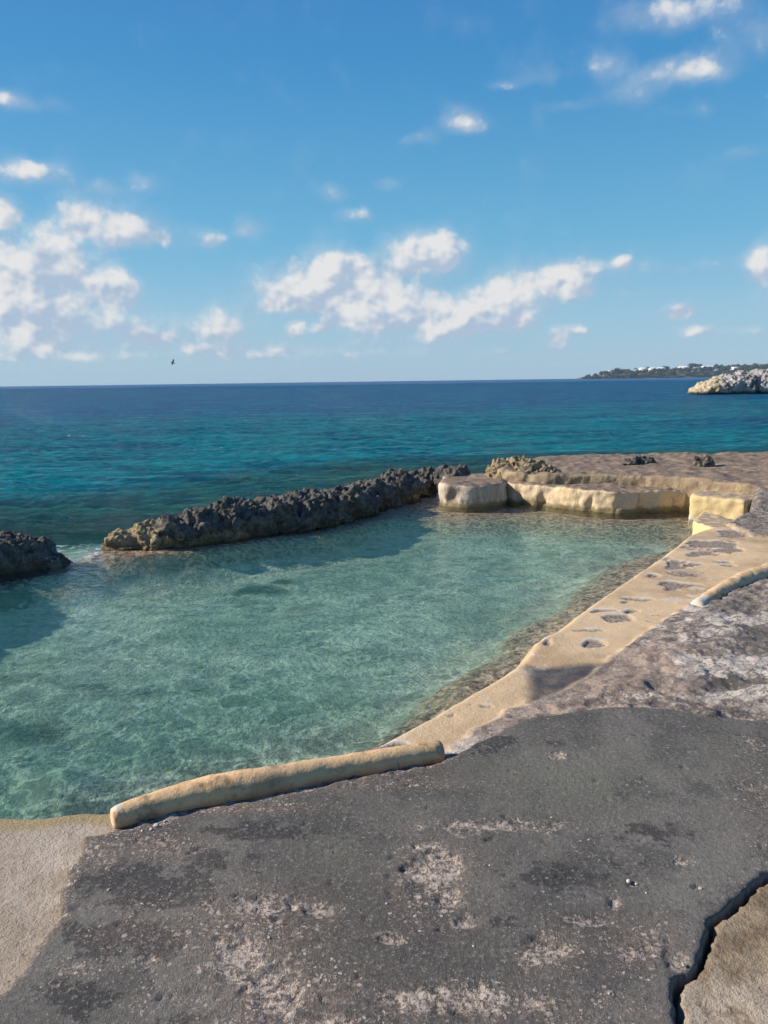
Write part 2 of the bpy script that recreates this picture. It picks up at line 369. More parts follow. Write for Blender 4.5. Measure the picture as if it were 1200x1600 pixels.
# hollow beside the ledge, surveyed pits
pits = [(930, 1012, 22, 9, 1.0, .40), (850, 1066, 26, 15, 1.2, .44), (893, 1050, 38, 13, 1.1, .44), (965, 970, 28, 7, .9, .38), (985, 958, 18, 4, .8, .38), (950, 958, 24, 3, .7, .38), (1060, 918, 34, 9, .8, .36),
        (1055, 885, 18, 12, .8, .33), (1100, 868, 28, 6, .7, .31), (1000, 942, 40, 3.5, .7, .37), (855, 1008, 10, 6, .7, .4), (1110, 852, 40, 8, 1.0, .30), (1020, 905, 18, 5, .6, .34), (1140, 862, 30, 5, .8, .31), (975, 975, 40, 4, .6, .38), (700, 1120, 16, 5, .5, .44), (1085, 885, 24, 4, .7, .33), (1075, 900, 30, 5, .8, .34), (1148, 835, 20, 7, 1.2, .30),
        (925, 988, 24, 4, .7, .39), (1130, 880, 22, 5, .6, .34), (620, 1162, 30, 8, .8, .45), (1040, 875, 14, 6, .6, .33), (885, 1000, 6, 4, .5, .39)]
pit = np.zeros_like(X)
for px, py, rx, ry, w, pz in pits:
    if w >= 1.1 and py > 1000: continue
    ph = px * .37
    pit = np.maximum(pit, w * patch(px, py, rx, ry, pz, X + .05 * pn(X * 7 + ph, Y * 7) + .02 * nf, Y + .09 * pn(X * 5, Y * 6 + ph) + .05 * nf, .8))
scab = .95 * sstep(.30, .75, fbm(X * 2.6 + 11, Y * 5.5, o=3)) * sstep(.02, .14, de) * (Y > 3.4)
pits_s = sstep(.34, .56, np.maximum(pit, scab) + .42 * nf)
Yg = np.roll(pits_s.reshape(SH), 3, axis=0).ravel()
rim = np.clip(Yg - pits_s, 0, 1) * ledge * (Y > 3.2)
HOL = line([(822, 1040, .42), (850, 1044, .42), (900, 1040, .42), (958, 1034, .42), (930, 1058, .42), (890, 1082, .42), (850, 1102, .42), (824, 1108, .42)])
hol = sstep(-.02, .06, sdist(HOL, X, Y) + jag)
z = z - .016 * pits_s * ledge + .006 * ledge * nm - .010 * hol
low = sstep(-.01, .0, -dsl) * ((X > .4) & (Y < at(1200, 1362, .5)[1] + .25) & (X > .6 * 0 + .5)).astype(float)      # lower ground past the broken slab edge
lowm = low * (sdist(np.concatenate([slab_right, [[.75, .6], [.75, -3], [9, -3], [9, 2.5]]]), X, Y) > -.06)
zlow = .482 + .014 * nz + .008 * nf - .03 * sstep(1.2, 2.5, X)
z = z * (1 - lowm) + zlow * lowm
gap_w = (.012 + .012 * nm) * sstep(.75, 1.2, X * .9 + Y * .3)
z = z - .11 * sstep(gap_w + .008, gap_w - .004, -dsl) * (lowm > .02) 
z = np.where(dsl > -.012, np.minimum(z, .42), z) * (lowm + (X > .55) * (Y < 2.3) > .5) + z * (1 - (lowm + (X > .55) * (Y < 2.3) > .5))
z = np.where(dsl > .06, np.minimum(z, .38), z)
# second curb ridge is a thing of its own; here only the rounded pool lip and the drop
lip = sstep(.10, 0, dl); z = z - .055 * lip ** 2
bz = np.minimum(bed(X, Y, -dl), -.03); zb_true = bz; bz = bz * .48      # the clear water lifts its bed: light bends at the surface
drop = sstep(.0, -.085, dl)
inw = dl < 0
zz = z * (1 - drop) + bz * drop
zz = np.where(inw & (dl < -.085), bz, zz)
Z = zz + .0015 * nf
# colour weights
drk = 0; white = np.zeros_like(X); pink = np.zeros_like(X); dark = np.zeros_like(X)
for px, py, rx, ry, w in [(1130, 1050, 40, 16, .9), (1160, 1095, 60, 9, 1.1), (1190, 1050, 26, 14, .9), (1080, 1045, 26, 16, .7), (1110, 1098, 22, 8, .9), (1150, 975, 60, 9, .8), (1120, 1000, 50, 10, .5), (1088, 948, 14, 8, 1.2), (1010, 1095, 30, 8, .5),
                          (740, 1165, 22, 6, .9), (700, 1178, 30, 5, .8), (1060, 925, 36, 3.5, .7), (1100, 918, 26, 3, .7), (1090, 905, 20, 2.5, .7), (615, 1160, 22, 5, .6), (840, 1045, 18, 5, .9), (885, 1045, 20, 3, .6)]:
    white = np.maximum(white, 1.25 * w * patch(px, py, rx, ry, .45, X, Y, .7))
for px, py, rx, ry, w in [(940, 1070, 60, 22, .9), (1040, 1045, 50, 20, .8), (860, 1110, 50, 10, .9), (990, 1030, 50, 16, .8), (1010, 945, 50, 14, .55), (1060, 1085, 30, 12, .6), (780, 1130, 40, 12, .6)]:
    pink = np.maximum(pink, w * patch(px, py, rx, ry, .45, X, Y, .7))
for px, py, rx, ry, w in [(1160, 1075, 70, 22, .8), (1180, 1000, 40, 30, .7), (1010, 1075, 50, 10, .5), (1150, 950, 50, 14, .6), (860, 1060, 36, 18, 1.2), (905, 1050, 40, 10, 1.1), (1160, 815, 40, 20, .6), (1170, 780, 30, 16, .6)]:
    dark = np.maximum(dark, w * patch(px, py, rx, ry, .45, X, Y, .7))
attrs = {'white': white, 'pink': pink, 'dark': dark, 'pit': pits_s * ledge, 'left': left, 'low': lowm, 'ledge': ledge,
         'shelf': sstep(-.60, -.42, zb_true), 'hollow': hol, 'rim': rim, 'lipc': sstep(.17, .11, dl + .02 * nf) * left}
yb = at(1120, 1560, .47)
attrs['lowpale'] = lowm * sstep(yb[1] + .12, yb[1] - .06, Y - .25 * (X - .9) + .10 * nm)
V = np.stack([X, Y, Z], -1); Fc = grid_faces(*SH)
fdl = dl[Fc].mean(1); fled = ledge[Fc].mean(1)
fshr = (dsl[Fc] > .35).all(1)

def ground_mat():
    s = NT('shore_stone')
    n1 = s.noise(1.6, 5, .6); n2 = s.noise(9, 6, .65); n3 = s.noise(48, 5, .7); n4 = s.noise(170, 3, .7)
    # pale rendered cement of the ledge
    led = s.mix(s.ss(n1, .35, .7), (.64, .465, .275), (.42, .29, .165))
    led = s.mix(s.math('MULTIPLY', s.ss(n2, .52, .72), .55), led, (.66, .53, .38))
    led = s.mix(s.math('MULTIPLY', s.ss(n3, .58, .72), .5), led, (.24, .18, .125))
    # broken rock
    rk = s.mix(s.ss(n2, .38, .62), (.10, .088, .080), (.42, .35, .29))
    rk = s.mix(s.math('MULTIPLY', s.ss(n3, .46, .60), .8), rk, (.10, .085, .08))
    gv = s.vadd(s.geo.outputs['Position'], s.vscale((.02, .02, .02), s.noise(26, 4, .7, out='Color')))
    g1 = s.voro(42, 'F1', gv); g2 = s.n('ShaderNodeSeparateColor'); s.put(g2.inputs[0], s.voro(42, 'F1', gv, out='Color'))
    grain = s.math('MULTIPLY', s.ss(g1, .62, .35), s.ss(g2.outputs[0], .45, .55))
    rk = s.mix(s.math('MULTIPLY', grain, s.lin(n2, .3, .7, .2, .9)), rk, (.56, .46, .38))
    rk = s.mix(s.math('MULTIPLY', s.attr('pink'), s.ss(n3, .36, .55)), rk, s.mix(g2.outputs[1], (.56, .40, .28), (.34, .24, .19)))
    rk = s.mix(s.math('MULTIPLY', s.attr('dark'), s.ss(n2, .34, .5)), rk, (.075, .072, .07))
    base = s.mix(s.attr('ledge'), rk, led)
    wm = s.ss(s.math('ADD', s.attr('white'), s.lin(s.noise(6, 6, .6, dist=1.2), .3, .7, -.6, .6)), .34, .60)
    wm = s.math('MAXIMUM', s.math('MULTIPLY', wm, s.math('MULTIPLY', s.ss(n3, .40, .54), .85)), s.math('MULTIPLY', s.attr('rim'), s.ss(n2, .36, .5)))
    base = s.mix(wm, base, (.62, .56, .49))
    base = s.mix(s.attr('pit'), base, s.mix(s.ss(n3, .42, .58), (.13, .10, .085), (.38, .30, .23)))
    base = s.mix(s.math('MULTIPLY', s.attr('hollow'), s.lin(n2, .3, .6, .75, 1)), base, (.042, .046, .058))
    lf = s.mix(s.ss(n2, .35, .7), (.44, .36, .28), (.36, .29, .215)); lf = s.mix(s.math('MULTIPLY', s.ss(s.noise(22, 5, .7), .60, .66), .8), lf, (.17, .13, .10)); lf = s.mix(s.math('MULTIPLY', s.ss(n3, .56, .68), .6), lf, (.22, .17, .135)); lf = s.mix(s.ss(n1, .5, .62), lf, s.mix(.5, lf, (.60, .52, .43)))
    lf = s.mix(s.attr('lipc'), lf, (.38, .29, .155))
    base = s.mix(s.attr('left'), base, lf)
    lo = s.mix(s.ss(s.math('ADD', n2, s.lin(n1, .3, .7, -.1, .1)), .40, .6), (.20, .14, .085), (.33, .25, .16))
    lo = s.mix(s.math('MULTIPLY', s.attr('lowpale'), s.ss(n2, .32, .5)), lo, (.48, .39, .29))
    lo = s.mix(s.math('MULTIPLY', s.ss(n3, .58, .7), .6), lo, (.10, .08, .06))
    base = s.mix(s.attr('low'), base, lo)
    base = s.mix(s.lin(n4, .35, .7, 0, .35), base, (.12, .10, .08))
    # wet, algae stained edge close to the water
    sp = s.n('ShaderNodeSeparateXYZ'); s.put(sp.inputs[0], s.geo.outputs['Position'])
    wet = s.ss(s.math('ADD', sp.outputs[2], s.lin(n2, .3, .7, -.05, .05)), .17, .04)
    base = s.mix(wet, base, s.mix(.65, base, (.16, .13, .05)))
    hb = s.math('ADD', s.math('MULTIPLY', n2, .8), s.math('ADD', s.math('MULTIPLY', n3, .6), s.math('MULTIPLY', n4, .3)))
    hb = s.math('MULTIPLY', hb, s.mix(s.attr('ledge'), (1.7, 1.7, 1.7), (.8, .8, .8)))
    return s.princ(base, .85, s.bump(hb, .9, .014), .25)
def bed_mat():
    s = NT('sea_bed')
    n1 = s.noise(.7, 4, .6); n2 = s.noise(4, 5, .65); n3 = s.noise(16, 4, .65)
    c = s.mix(s.ss(n1, .42, .58), (.84, .76, .58), (.60, .58, .43))
    c = s.mix(s.math('MULTIPLY', s.ss(n2, .46, .62), .85), c, (.46, .47, .34))
    c = s.mix(s.math('MULTIPLY', s.ss(n3, .55, .7), .5), c, (.12, .13, .09))
    sh = s.mix(s.ss(n3, .42, .60), (.80, .56, .36), (.24, .165, .10)); sh = s.mix(s.math('MULTIPLY', s.ss(n2, .5, .6), .5), sh, (.50, .38, .22))
    c = s.mix(s.attr('shelf'), c, sh)
    c = s.mix(s.attr('rocks'), c, (.10, .115, .075))
    return s.princ(c, .95, s.bump(s.math('ADD', n2, n3), .8, .04), .1)
M_ground = ground_mat(); M_bed = bed_mat()
rocks = np.zeros_like(X)
for px, py, rx, ry, w in [(405, 988, 48, 10, 1.2), (440, 975, 30, 6, 1), (430, 925, 45, 7, .8), (300, 1000, 50, 8, .45), (150, 1160, 70, 12, .55), (520, 1060, 60, 8, .4), (90, 1110, 50, 10, .5), (40, 1250, 90, 26, 1.0), (230, 1180, 60, 14, .7), (20, 1150, 50, 14, .7), (330, 1130, 60, 10, .55), (130, 1120, 40, 8, .5), (700, 960, 60, 6, .3)]:
    rocks = np.maximum(rocks, w * patch(px, py, rx, ry, -.9, X + .12 * nm, Y + .15 * nz, .8))
attrs['rocks'] = .9 * sstep(.25, .95, rocks + .45 * nm + .15 * nf)
isbed = fdl < -.11
tag(sub_mesh('seabed', V, Fc, isbed, M_bed, attrs), kind='structure')
led = (fled > .5) & ~isbed & ~fshr
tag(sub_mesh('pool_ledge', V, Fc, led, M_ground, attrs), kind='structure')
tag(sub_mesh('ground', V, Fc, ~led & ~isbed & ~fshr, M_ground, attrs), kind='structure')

# ------------------------------------------------------------------ dark cement slab in the foreground
sx = spacing(-4.2, 8, lambda v: .0085 if -1.8 <= v < 2.2 else (.02 if v > -3 and v < 4.5 else .1))
sy = spacing(-3, 4.6, lambda v: .1 if v < 1.0 else .008)
GX, GY = np.meshgrid(sx, sy); SH2 = GX.shape
X, Y = GX.ravel(), GY.ravel()
nz = fbm(X * 1.1 + 3, Y * 1.1, o=3); nf = fbm(X * 12, Y * 12, o=4); nm = fbm(X * 4, Y * 4, o=3)
jag = .016 * pn(X * 6, Y * 6) + .012 * pn(X * 17, Y * 17) + .005 * pn(X * 45, Y * 45)
brk = np.zeros_like(X)
d = sdist(SLAB, X, Y) + jag
light = np.zeros_like(X); brown = np.zeros_like(X)
for px, py, rx, ry, w in [(680, 1360, 44, 36, 1.15), (700, 1400, 26, 26, .8), (500, 1420, 30, 16, .9), (420, 1410, 90, 18, .75), (380, 1500, 60, 40, .75), (430, 1540, 40, 50, .9), (230, 1500, 30, 16, .6), (130, 1510, 50, 16, .5),
                          (725, 1440, 22, 10, .9), (610, 1465, 26, 10, .8), (700, 1560, 120, 30, .75), (860, 1480, 40, 20, .75), (960, 1410, 12, 12, .8), (780, 1290, 110, 9, .7), (720, 1300, 40, 10, .6), (300, 1560, 90, 30, .5), (930, 1440, 30, 10, .6),
                          (1065, 1345, 18, 6, .9), (990, 1380, 10, 5, .9), (1090, 1385, 10, 4, .8), (870, 1180, 12, 5, .8), (1060, 1500, 22, 16, .9), (1000, 1490, 50, 14, .6), (1180, 1400, 10, 12, .8), (1175, 1230, 30, 8, .6), (1180, 1180, 30, 30, .4), (960, 1560, 40, 20, .4), (830, 1565, 60, 14, .55), (90, 1545, 30, 10, .5), (480, 1595, 100, 20, .7)]:
    light = np.maximum(light, w * patch(px, py, rx, ry, .5, X, Y, .8))
for px, py, rx, ry, w in [(380, 1450, 130, 60, .8), (680, 1370, 70, 60, .8), (450, 1560, 140, 60, .9), (250, 1320, 70, 18, 1.), (160, 1330, 30, 22, 1.1), (560, 1225, 160, 10, .7), (350, 1262, 120, 9, .9), (1010, 1480, 60, 40, .8), (860, 1490, 60, 40, .6), (900, 1590, 200, 30, .5), (200, 1450, 60, 50, .5), (1180, 1260, 40, 60, .35), (650, 1570, 100, 30, .7)]:
    brown = np.maximum(brown, w * patch(px, py, rx, ry, .5, X, Y, .8))
brown = np.maximum(brown, .9 * sstep(.07, .0, d + .03 * nm) * (X < .3)); green = np.zeros_like(X); dkp = np.zeros_like(X)
for px, py, rx, ry, w in [(230, 1390, 110, 40, 1), (190, 1470, 100, 50, .9), (110, 1560, 80, 30, 1), (430, 1300, 130, 16, .8), (900, 1370, 150, 36, .55), (1010, 1300, 80, 26, .6), (760, 1160, 90, 16, .7), (330, 1340, 60, 20, .8), (820, 1440, 60, 16, .6), (280, 1590, 60, 30, .6)]:
    dkp = np.maximum(dkp, w * patch(px, py, rx, ry, .5, X, Y, .8))
for px, py, rx, ry, w in [(880, 1215, 150, 40, 1), (560, 1330, 90, 30, .7), (640, 1260, 80, 18, .4), (500, 1500, 50, 60, .3), (1120, 1190, 50, 30, .5)]:
    green = np.maximum(green, w * patch(px, py, rx, ry, .5, X, Y, .8))
worn = sstep(.30, .7, light + .35 * nf)
pitn = sstep(.42, .7, fbm(X * 22 + 3, Y * 22, o=2) + .25 * sstep(0, .8, brown))
topz = .500 + .006 * nz + .0022 * nf - .010 * worn + .0035 * fbm(X * 40, Y * 40, o=2) * sstep(.1, .6, light + brown * .5) - .008 * pitn
# leftmost part: surface a little rougher; rounded broken rim
e = np.clip(d, 0, .022) / .022
topz = topz - .012 * (1 - e) ** 2 * (.5 + sstep(-.5, .5, nm))
Z = np.where(d > 0, topz, topz - (-d) * 30)
Z = np.maximum(Z, .36)
V = np.stack([X, Y, Z], -1); Fc = grid_faces(*SH2)
keep = (d[Fc] > -.03).all(1) & ((d[Fc] > -.02).any(1))
def slab_mat():
    s = NT('dark_cement')
    n1 = s.noise(1.3, 5, .6); n2 = s.noise(11, 6, .68); n3 = s.noise(60, 5, .7); n4 = s.noise(260, 3, .7); n5 = s.noise(4.5, 5, .6)
    c = s.mix(s.ss(n1, .36, .66), (.100, .092, .082), (.186, .172, .150))
    c = s.mix(s.math('MULTIPLY', s.attr('green'), .75), c, (.168, .166, .132))
    c = s.mix(s.math('MULTIPLY', s.ss(n5, .47, .66), .7), c, (.080, .076, .072))
    c = s.mix(s.math('MULTIPLY', s.ss(s.math('ADD', s.attr('dkp'), s.lin(n2, .3, .7, -.5, .5)), .40, .62), .85), c, (.046, .045, .045))
    c = s.mix(s.math('MULTIPLY', s.attr('brown'), s.ss(n2, .30, .62)), c, (.180, .135, .108))
    c = s.mix(s.math('MULTIPLY', s.ss(n3, .52, .68), .8), c, (.27, .25, .22))
    c = s.mix(s.math('MULTIPLY', s.ss(n3, .46, .30), .6), c, (.035, .035, .036))
    av = s.vadd(s.geo.outputs['Position'], s.vscale((.028, .028, .028), s.noise(45, 4, .7, out='Color')))
    def agg(sc, th):
        d_ = s.voro(sc, 'F1', av); k = s.n('ShaderNodeSeparateColor'); s.put(k.inputs[0], s.voro(sc, 'F1', av, out='Color'))
        return s.math('MULTIPLY', s.ss(d_, .55, .32), s.math('GREATER_THAN', s.math('ADD', k.outputs[0], s.math('SUBTRACT', s.math('MAXIMUM', s.attr('light'), s.math('MULTIPLY', s.attr('brown'), .7)), th)), 0.62)), k.outputs[1]
    a1, k1 = agg(75, .46); a2, k2 = agg(150, .34); a3, k3 = agg(38, .66)
    gr = s.math('MAXIMUM', s.math('MAXIMUM', a1, a2), a3); gr = s.math('MULTIPLY', gr, s.lin(s.ss(n5, .38, .58), 0, 1, .35, 1))
    c = s.mix(s.math('MULTIPLY', gr, .85), c, s.mix(k1, (.26, .19, .15), (.66, .56, .47)))
    lm = s.ss(s.math('ADD', s.attr('light'), s.lin(n2, .28, .72, -.62, .62)), .38, .74)
    lm = s.math('MULTIPLY', lm, s.lin(s.ss(n3, .42, .54), 0, 1, .0, .8))
    c = s.mix(lm, c, s.mix(n3, (.74, .60, .49), (.60, .50, .42)))
    ck = s.voro(1.25, 'DISTANCE_TO_EDGE', s.vadd(s.geo.outputs['Position'], s.vscale((.35, .35, .35), s.noise(2.2, 5, .65, out='Color'))))
    ckm = s.math('MULTIPLY', s.ss(ck, .010, .003), s.ss(s.noise(.9, 2, .5), .50, .58))
    c = s.mix(s.math('MULTIPLY', ckm, .22), c, (.03, .028, .026))
    # scattered pale flecks
    fl = s.math('MULTIPLY', s.ss(s.voro(26), .20, .07), s.ss(n5, .50, .62))
    c = s.mix(s.math('MULTIPLY', fl, .8), c, (.42, .38, .33))
    c = s.mix(s.lin(n4, .32, .72, 0, .55), c, s.mix(.6, c, (.01, .01, .01)))
    sp = s.n('ShaderNodeSeparateXYZ'); s.put(sp.inputs[0], s.geo.outputs['Normal'])
    c = s.mix(s.ss(sp.outputs[2], .75, .35), c, (.22, .17, .13))
    hb = s.math('ADD', s.math('MULTIPLY', n2, .9), s.math('ADD', s.math('MULTIPLY', n3, .8), s.math('MULTIPLY', n4, .4)))
    hb = s.math('ADD', hb, s.math('ADD', s.math('MULTIPLY', lm, .3), s.math('MULTIPLY', gr, .5)))
    return s.princ(c, .88, s.bump(hb, 1, .0095), .25)
tag(sub_mesh('pavement', V, Fc, keep, slab_mat(), {'light': light, 'brown': brown, 'green': green, 'dkp': dkp}), kind='structure')

# ------------------------------------------------------------------ rock builder: rough solids -> voxel skin -> noise
def solid(parts, voxel, smooth_it=6):
    """parts: list of ('prism', poly, z0, z1, taper) or ('ball', c, r3)"""
    bm = bmesh.new()
    for p in parts:
        if p[0] == 'prism':
            _, poly, z0, z1, tp = p; poly = np.asarray(poly); c = poly.mean(0)
            lo = [bm.verts.new((q[0], q[1], z0)) for q in poly]; hi = [bm.verts.new((*(c + (q[:2] - c) * tp), z1 if len(q) < 3 else q[2])) for q in poly]
            n = len(poly); bm.faces.new(lo[::-1]); bm.faces.new(hi)
            for i in range(n): bm.faces.new((lo[i], lo[(i + 1) % n], hi[(i + 1) % n], hi[i]))
        else:
            g = bmesh.ops.create_icosphere(bm, subdivisions=3, radius=1)
            for v in g['verts']: v.co = Vector((v.co.x * p[2][0] + p[1][0], v.co.y * p[2][1] + p[1][1], v.co.z * p[2][2] + p[1][2]))
    bmesh.ops.recalc_face_normals(bm, faces=bm.faces)
    me = bpy.data.meshes.new('tmp'); bm.to_mesh(me); bm.free()
    o = bpy.data.objects.new('tmp', me); col.objects.link(o)
    m = o.modifiers.new('r', 'REMESH'); m.mode = 'VOXEL'; m.voxel_size = voxel
    if smooth_it:
        m = o.modifiers.new('s', 'SMOOTH'); m.iterations = smooth_it; m.factor = .5
    dg = bpy.context.evaluated_depsgraph_get(); ev = o.evaluated_get(dg); em = ev.to_mesh()
    n = len(em.vertices); V = np.empty(n * 3, np.float32); em.vertices.foreach_get('co', V); V = V.reshape(-1, 3).astype(float)
    N = np.empty(n * 3, np.float32); em.vertices.foreach_get('normal', N); N = N.reshape(-1, 3).astype(float)
    em.calc_loop_triangles(); t = len(em.loop_triangles); T = np.empty(t * 3, np.int32); em.loop_triangles.foreach_get('vertices', T); T = T.reshape(-1, 3)
    ev.to_mesh_clear(); bpy.data.objects.remove(o, do_unlink=True); bpy.data.meshes.remove(me)
    return V, N, T
def strip_poly(A, B): return np.concatenate([A, B[::-1]])

def coral_mat():
    s = NT('coral_rock')
    n1 = s.noise(1.2, 4, .6); n2 = s.noise(9, 5, .7); n3 = s.noise(38, 4, .7)
    c = s.mix(s.ss(n2, .35, .65), (.042, .040, .036), (.135, .125, .105))
    c = s.mix(s.math('MULTIPLY', s.ss(n3, .55, .7), .7), c, (.23, .21, .18))
    t = s.math('ADD', s.attr('tan'), s.lin(n2, .3, .7, -.35, .35))
    c = s.mix(s.ss(t, .35, .75), c, s.mix(s.ss(n3, .4, .6), (.36, .27, .15), (.20, .155, .09)))
    c = s.mix(s.ss(s.math('ADD', s.attr('pale'), s.lin(n3, .3, .7, -.3, .3)), .4, .7), c, (.42, .40, .37))
    sp = s.n('ShaderNodeSeparateXYZ'); s.put(sp.inputs[0], s.geo.outputs['Position'])
    wet = s.ss(s.math('ADD', sp.outputs[2], s.lin(n2, .3, .7, -.06, .06)), .14, .02)
    c = s.mix(wet, c, s.mix(.6, c, (.07, .055, .025)))
    return s.princ(c, .85, s.bump(s.math('ADD', n2, s.math('MULTIPLY', n3, .5)), 1, .03), .2)
M_coral = coral_mat()

def build_rock(name, label, cat, parts, voxel, amp, tan=None, pale=None, mat=None, freq=3.0, smooth_it=4, extra=None, group=None):
    V, N, T = solid(parts, voxel, smooth_it)
    x, y, z = V.T
    a = amp
    up = sstep(-.05, .25, z)
    d = a * .9 * fbm(x * freq * .6, y * freq * .6, z * freq * .6, o=3) + a * .9 * (ridged(x * freq, y * freq, z * freq, o=3) - .4) * (.4 + .6 * up)
    w_ = ridged(x * freq * 2.6 + 1, y * freq * 2.6, z * freq * 2.6, o=2)
    d = d + a * .75 * (w_ - .35) * (.3 + .7 * up)
    d = d - a * .75 * sstep(.15, .75, pn(x * freq * 3.1, y * freq * 3.1, z * freq * 3.1)) + a * .35 * pn(x * freq * 6, y * freq * 6, z * freq * 6)
    if mat is None:
        d = d + .030 * (ridged(x * 8.5 + 2, y * 8.5, z * 8.5, o=2) - .3) * (.25 + .75 * up) - .07 * sstep(.20, .07, z) * sstep(-.1, .03, z)
    if extra is not None: d = extra(x, y, z, d)
    V = V + N * d[:, None]
    if mat is None:
        sp_ = np.clip(ridged(x * 6.5, y * 6.5, z * 3, o=3), 0, 1) ** 2
        V[:, 2] += (.085 * sp_ - .02) * sstep(.12, .3, z) * np.clip(N[:, 2] + .3, 0, 1)
        V[:, :2] += (.07 * np.stack([fbm(x * 2.2, y * 2.2, z * 2.2, o=2), fbm(x * 2.2 + 40, y * 2.2, z * 2.2, o=2)], 1)) * sstep(-.1, .1, z)[:, None]
    zz = V[:, 2]
    o = add_mesh(name, V, T, mat or M_coral, {'tan': tan(x, y, z) if tan else np.zeros(len(V)), 'pale': pale(x, y, z) if pale else np.zeros(len(V))}, smooth=True)
    tag(o, label, cat, group); return o

# the long dark sea wall of coral rock
wf = wall_foot
tan_ = np.gradient(wf, axis=0); tan_ /= np.linalg.norm(tan_, axis=1)[:, None]; nrm_ = np.stack([-tan_[:, 1], tan_[:, 0]], 1)   # towards the sea
tt = np.linspace(0, 1, len(wf))
hgt = np.interp(tt, [0, .04, .12, .25, .4, .6, .75, .88, 1], [.16, .21, .27, .34, .39, .40, .41, .39, .35])
wid = np.interp(tt, [0, .1, .4, .8, 1], [.55, .75, 1.0, 1.0, .8])
parts = []
for i in range(0, len(wf), 2):
    jr = [math.sin(i * 1.7), math.sin(i * 2.9 + 1), math.sin(i * 4.3 + 2)]
    c = wf[i] + nrm_[i] * wid[i] * (.55 + .10 * jr[1]); h = hgt[i] * (1 + .17 * jr[0] + .10 * jr[2])
    k_ = wid[i] * (1 + .18 * jr[2])
    parts.append(('ball', (c[0], c[1], h * .15), (k_ * .42, k_ * .50, h * .78)))
    c2 = wf[i] + nrm_[i] * wid[i] * (.36 + .14 * jr[2])
    parts.append(('ball', (c2[0], c2[1], h * .40), (k_ * .24, k_ * .27, h * .58)))
    c3 = wf[i] + nrm_[i] * wid[i] * (.24 + .10 * jr[0])
    parts.append(('ball', (c3[0], c3[1], .02), (.24 + .07 * jr[1], .22, .13 + .05 * jr[2])))
    parts.append(('ball', (c[0], c[1], -.45), (wid[i] * .62, wid[i] * .62, .55)))
L0 = wf[0]
build_rock('rock_wall', 'long dark jagged coral rock ridge between pool and open sea', 'rock', parts, .019, .060,
           tan=lambda x, y, z: sstep(1.1, .2, np.hypot(x - L0[0], y - L0[1])) * .8 + .45 * sstep(.16, .05, z) + .6 * np.exp(-((x + 2.15) ** 2 + (y - 9.9) ** 2) / .15) * sstep(.3, .1, z) + .35 * sstep(.2, .9, x),
           pale=lambda x, y, z: .45 * sstep(-.2, 1.0, x) * sstep(.3, .45, z))
# rock at the left of the gap; unseen taller lumps added to shade the pool
parts = [('ball', (-4.30, 9.0, .0), (.42, .5, .26)), ('ball', (-4.6, 8.9, .04), (.55, .6, .30)), ('ball', (-5.2, 8.55, .06), (.7, .8, .36)), ('ball', (-6.0, 7.9, .2), (.9, 1.0, .75)), ('ball', (-6.7, 6.9, .25), (1.1, 1.0, .95)),
         ('ball', (-7.8, 5.5, .25), (1.3, 1.3, 1.15)), ('ball', (-3.98, 8.95, -.04), (.30, .3, .19)), ('ball', (-5.2, 8.4, -.4), (1.5, .9, .5)), ('ball', (-7, 7.0, -.4), (1.7, 1.2, .5))]
build_rock('coastal_rock', 'dark coral boulder left of the gap, at the photo\'s left edge', 'rock', parts, .022, .060,
           tan=lambda x, y, z: .35 * sstep(-4.2, -4.9, x) + .8 * np.exp(-((x + 3.8) ** 2 + (y - 8.7) ** 2) / .03), pale=lambda x, y, z: .5 * np.exp(-((x + 3.85) ** 2 + (y - 8.8) ** 2) / .05))

# ------------------------------------------------------------------ far cement platform
def plat_mat():
    s = NT('weathered_cement')
    n1 = s.noise(1.1, 4, .6); n2 = s.noise(5, 5, .65); n3 = s.noise(30, 4, .7)
    vs = s.noise(4, 4, .6, s.vscale((1, 1, .25)))
    side = s.mix(s.ss(n1, .38, .62), (.66, .50, .29), (.56, .43, .28)); side = s.mix(s.math('MULTIPLY', s.ss(vs, .52, .70), .8), side, (.20, .15, .10))
    side = s.mix(s.attr('pale'), side, s.mix(s.ss(vs, .42, .62), (.55, .47, .37), (.33, .25, .19)))
    side = s.mix(s.attr('tan'), side, s.mix(s.ss(n2, .40, .6), (.30, .235, .14), (.17, .12, .085)))
    top = s.mix(s.ss(n2, .4, .64), (.155, .118, .090), (.27, .20, .145)); top = s.mix(s.math('MULTIPLY', s.ss(n3, .55, .7), .5), top, (.10, .08, .065))
    sp = s.n('ShaderNodeSeparateXYZ'); s.put(sp.inputs[0], s.geo.outputs['Normal'])
    c = s.mix(s.ss(s.math('ADD', sp.outputs[2], s.lin(n2, .3, .7, -.15, .15)), .55, .90), side, top)
    sz = s.n('ShaderNodeSeparateXYZ'); s.put(sz.inputs[0], s.geo.outputs['Position'])
    wl = s.math('ADD', sz.outputs[2], s.lin(n2, .3, .7, -.04, .04))
    c = s.mix(s.ss(wl, .10, .03), c, (.22, .17, .085))
    c = s.mix(s.lin(n3, .4, .7, 0, .3), c, (.15, .11, .07))
    return s.princ(c, .85, s.bump(s.math('ADD', n2, s.math('MULTIPLY', n3, .4)), .8, .03), .2)
M_plat = plat_mat()
def soft(amp):
    return lambda x, y, z, d: amp * fbm(x * 1.6, y * 1.6, z * 1.6, o=3) + amp * .25 * pn(x * 9, y * 9, z * 9) - amp * .8 * sstep(.5, .9, ridged(x * 1.1 + 4, y * 1.1, z * .7, o=2)) * sstep(.35, .1, z)
P1 = line([(800, 786, 0), (860, 792, 0), (915, 799, 0), (966, 803, 0), (972, 803, 0), (1020, 800, 0), (1085, 797, 0)])
back1 = np.array([[5.3, 13.6], [2.1, 14.2], [1.9, 13.6]])
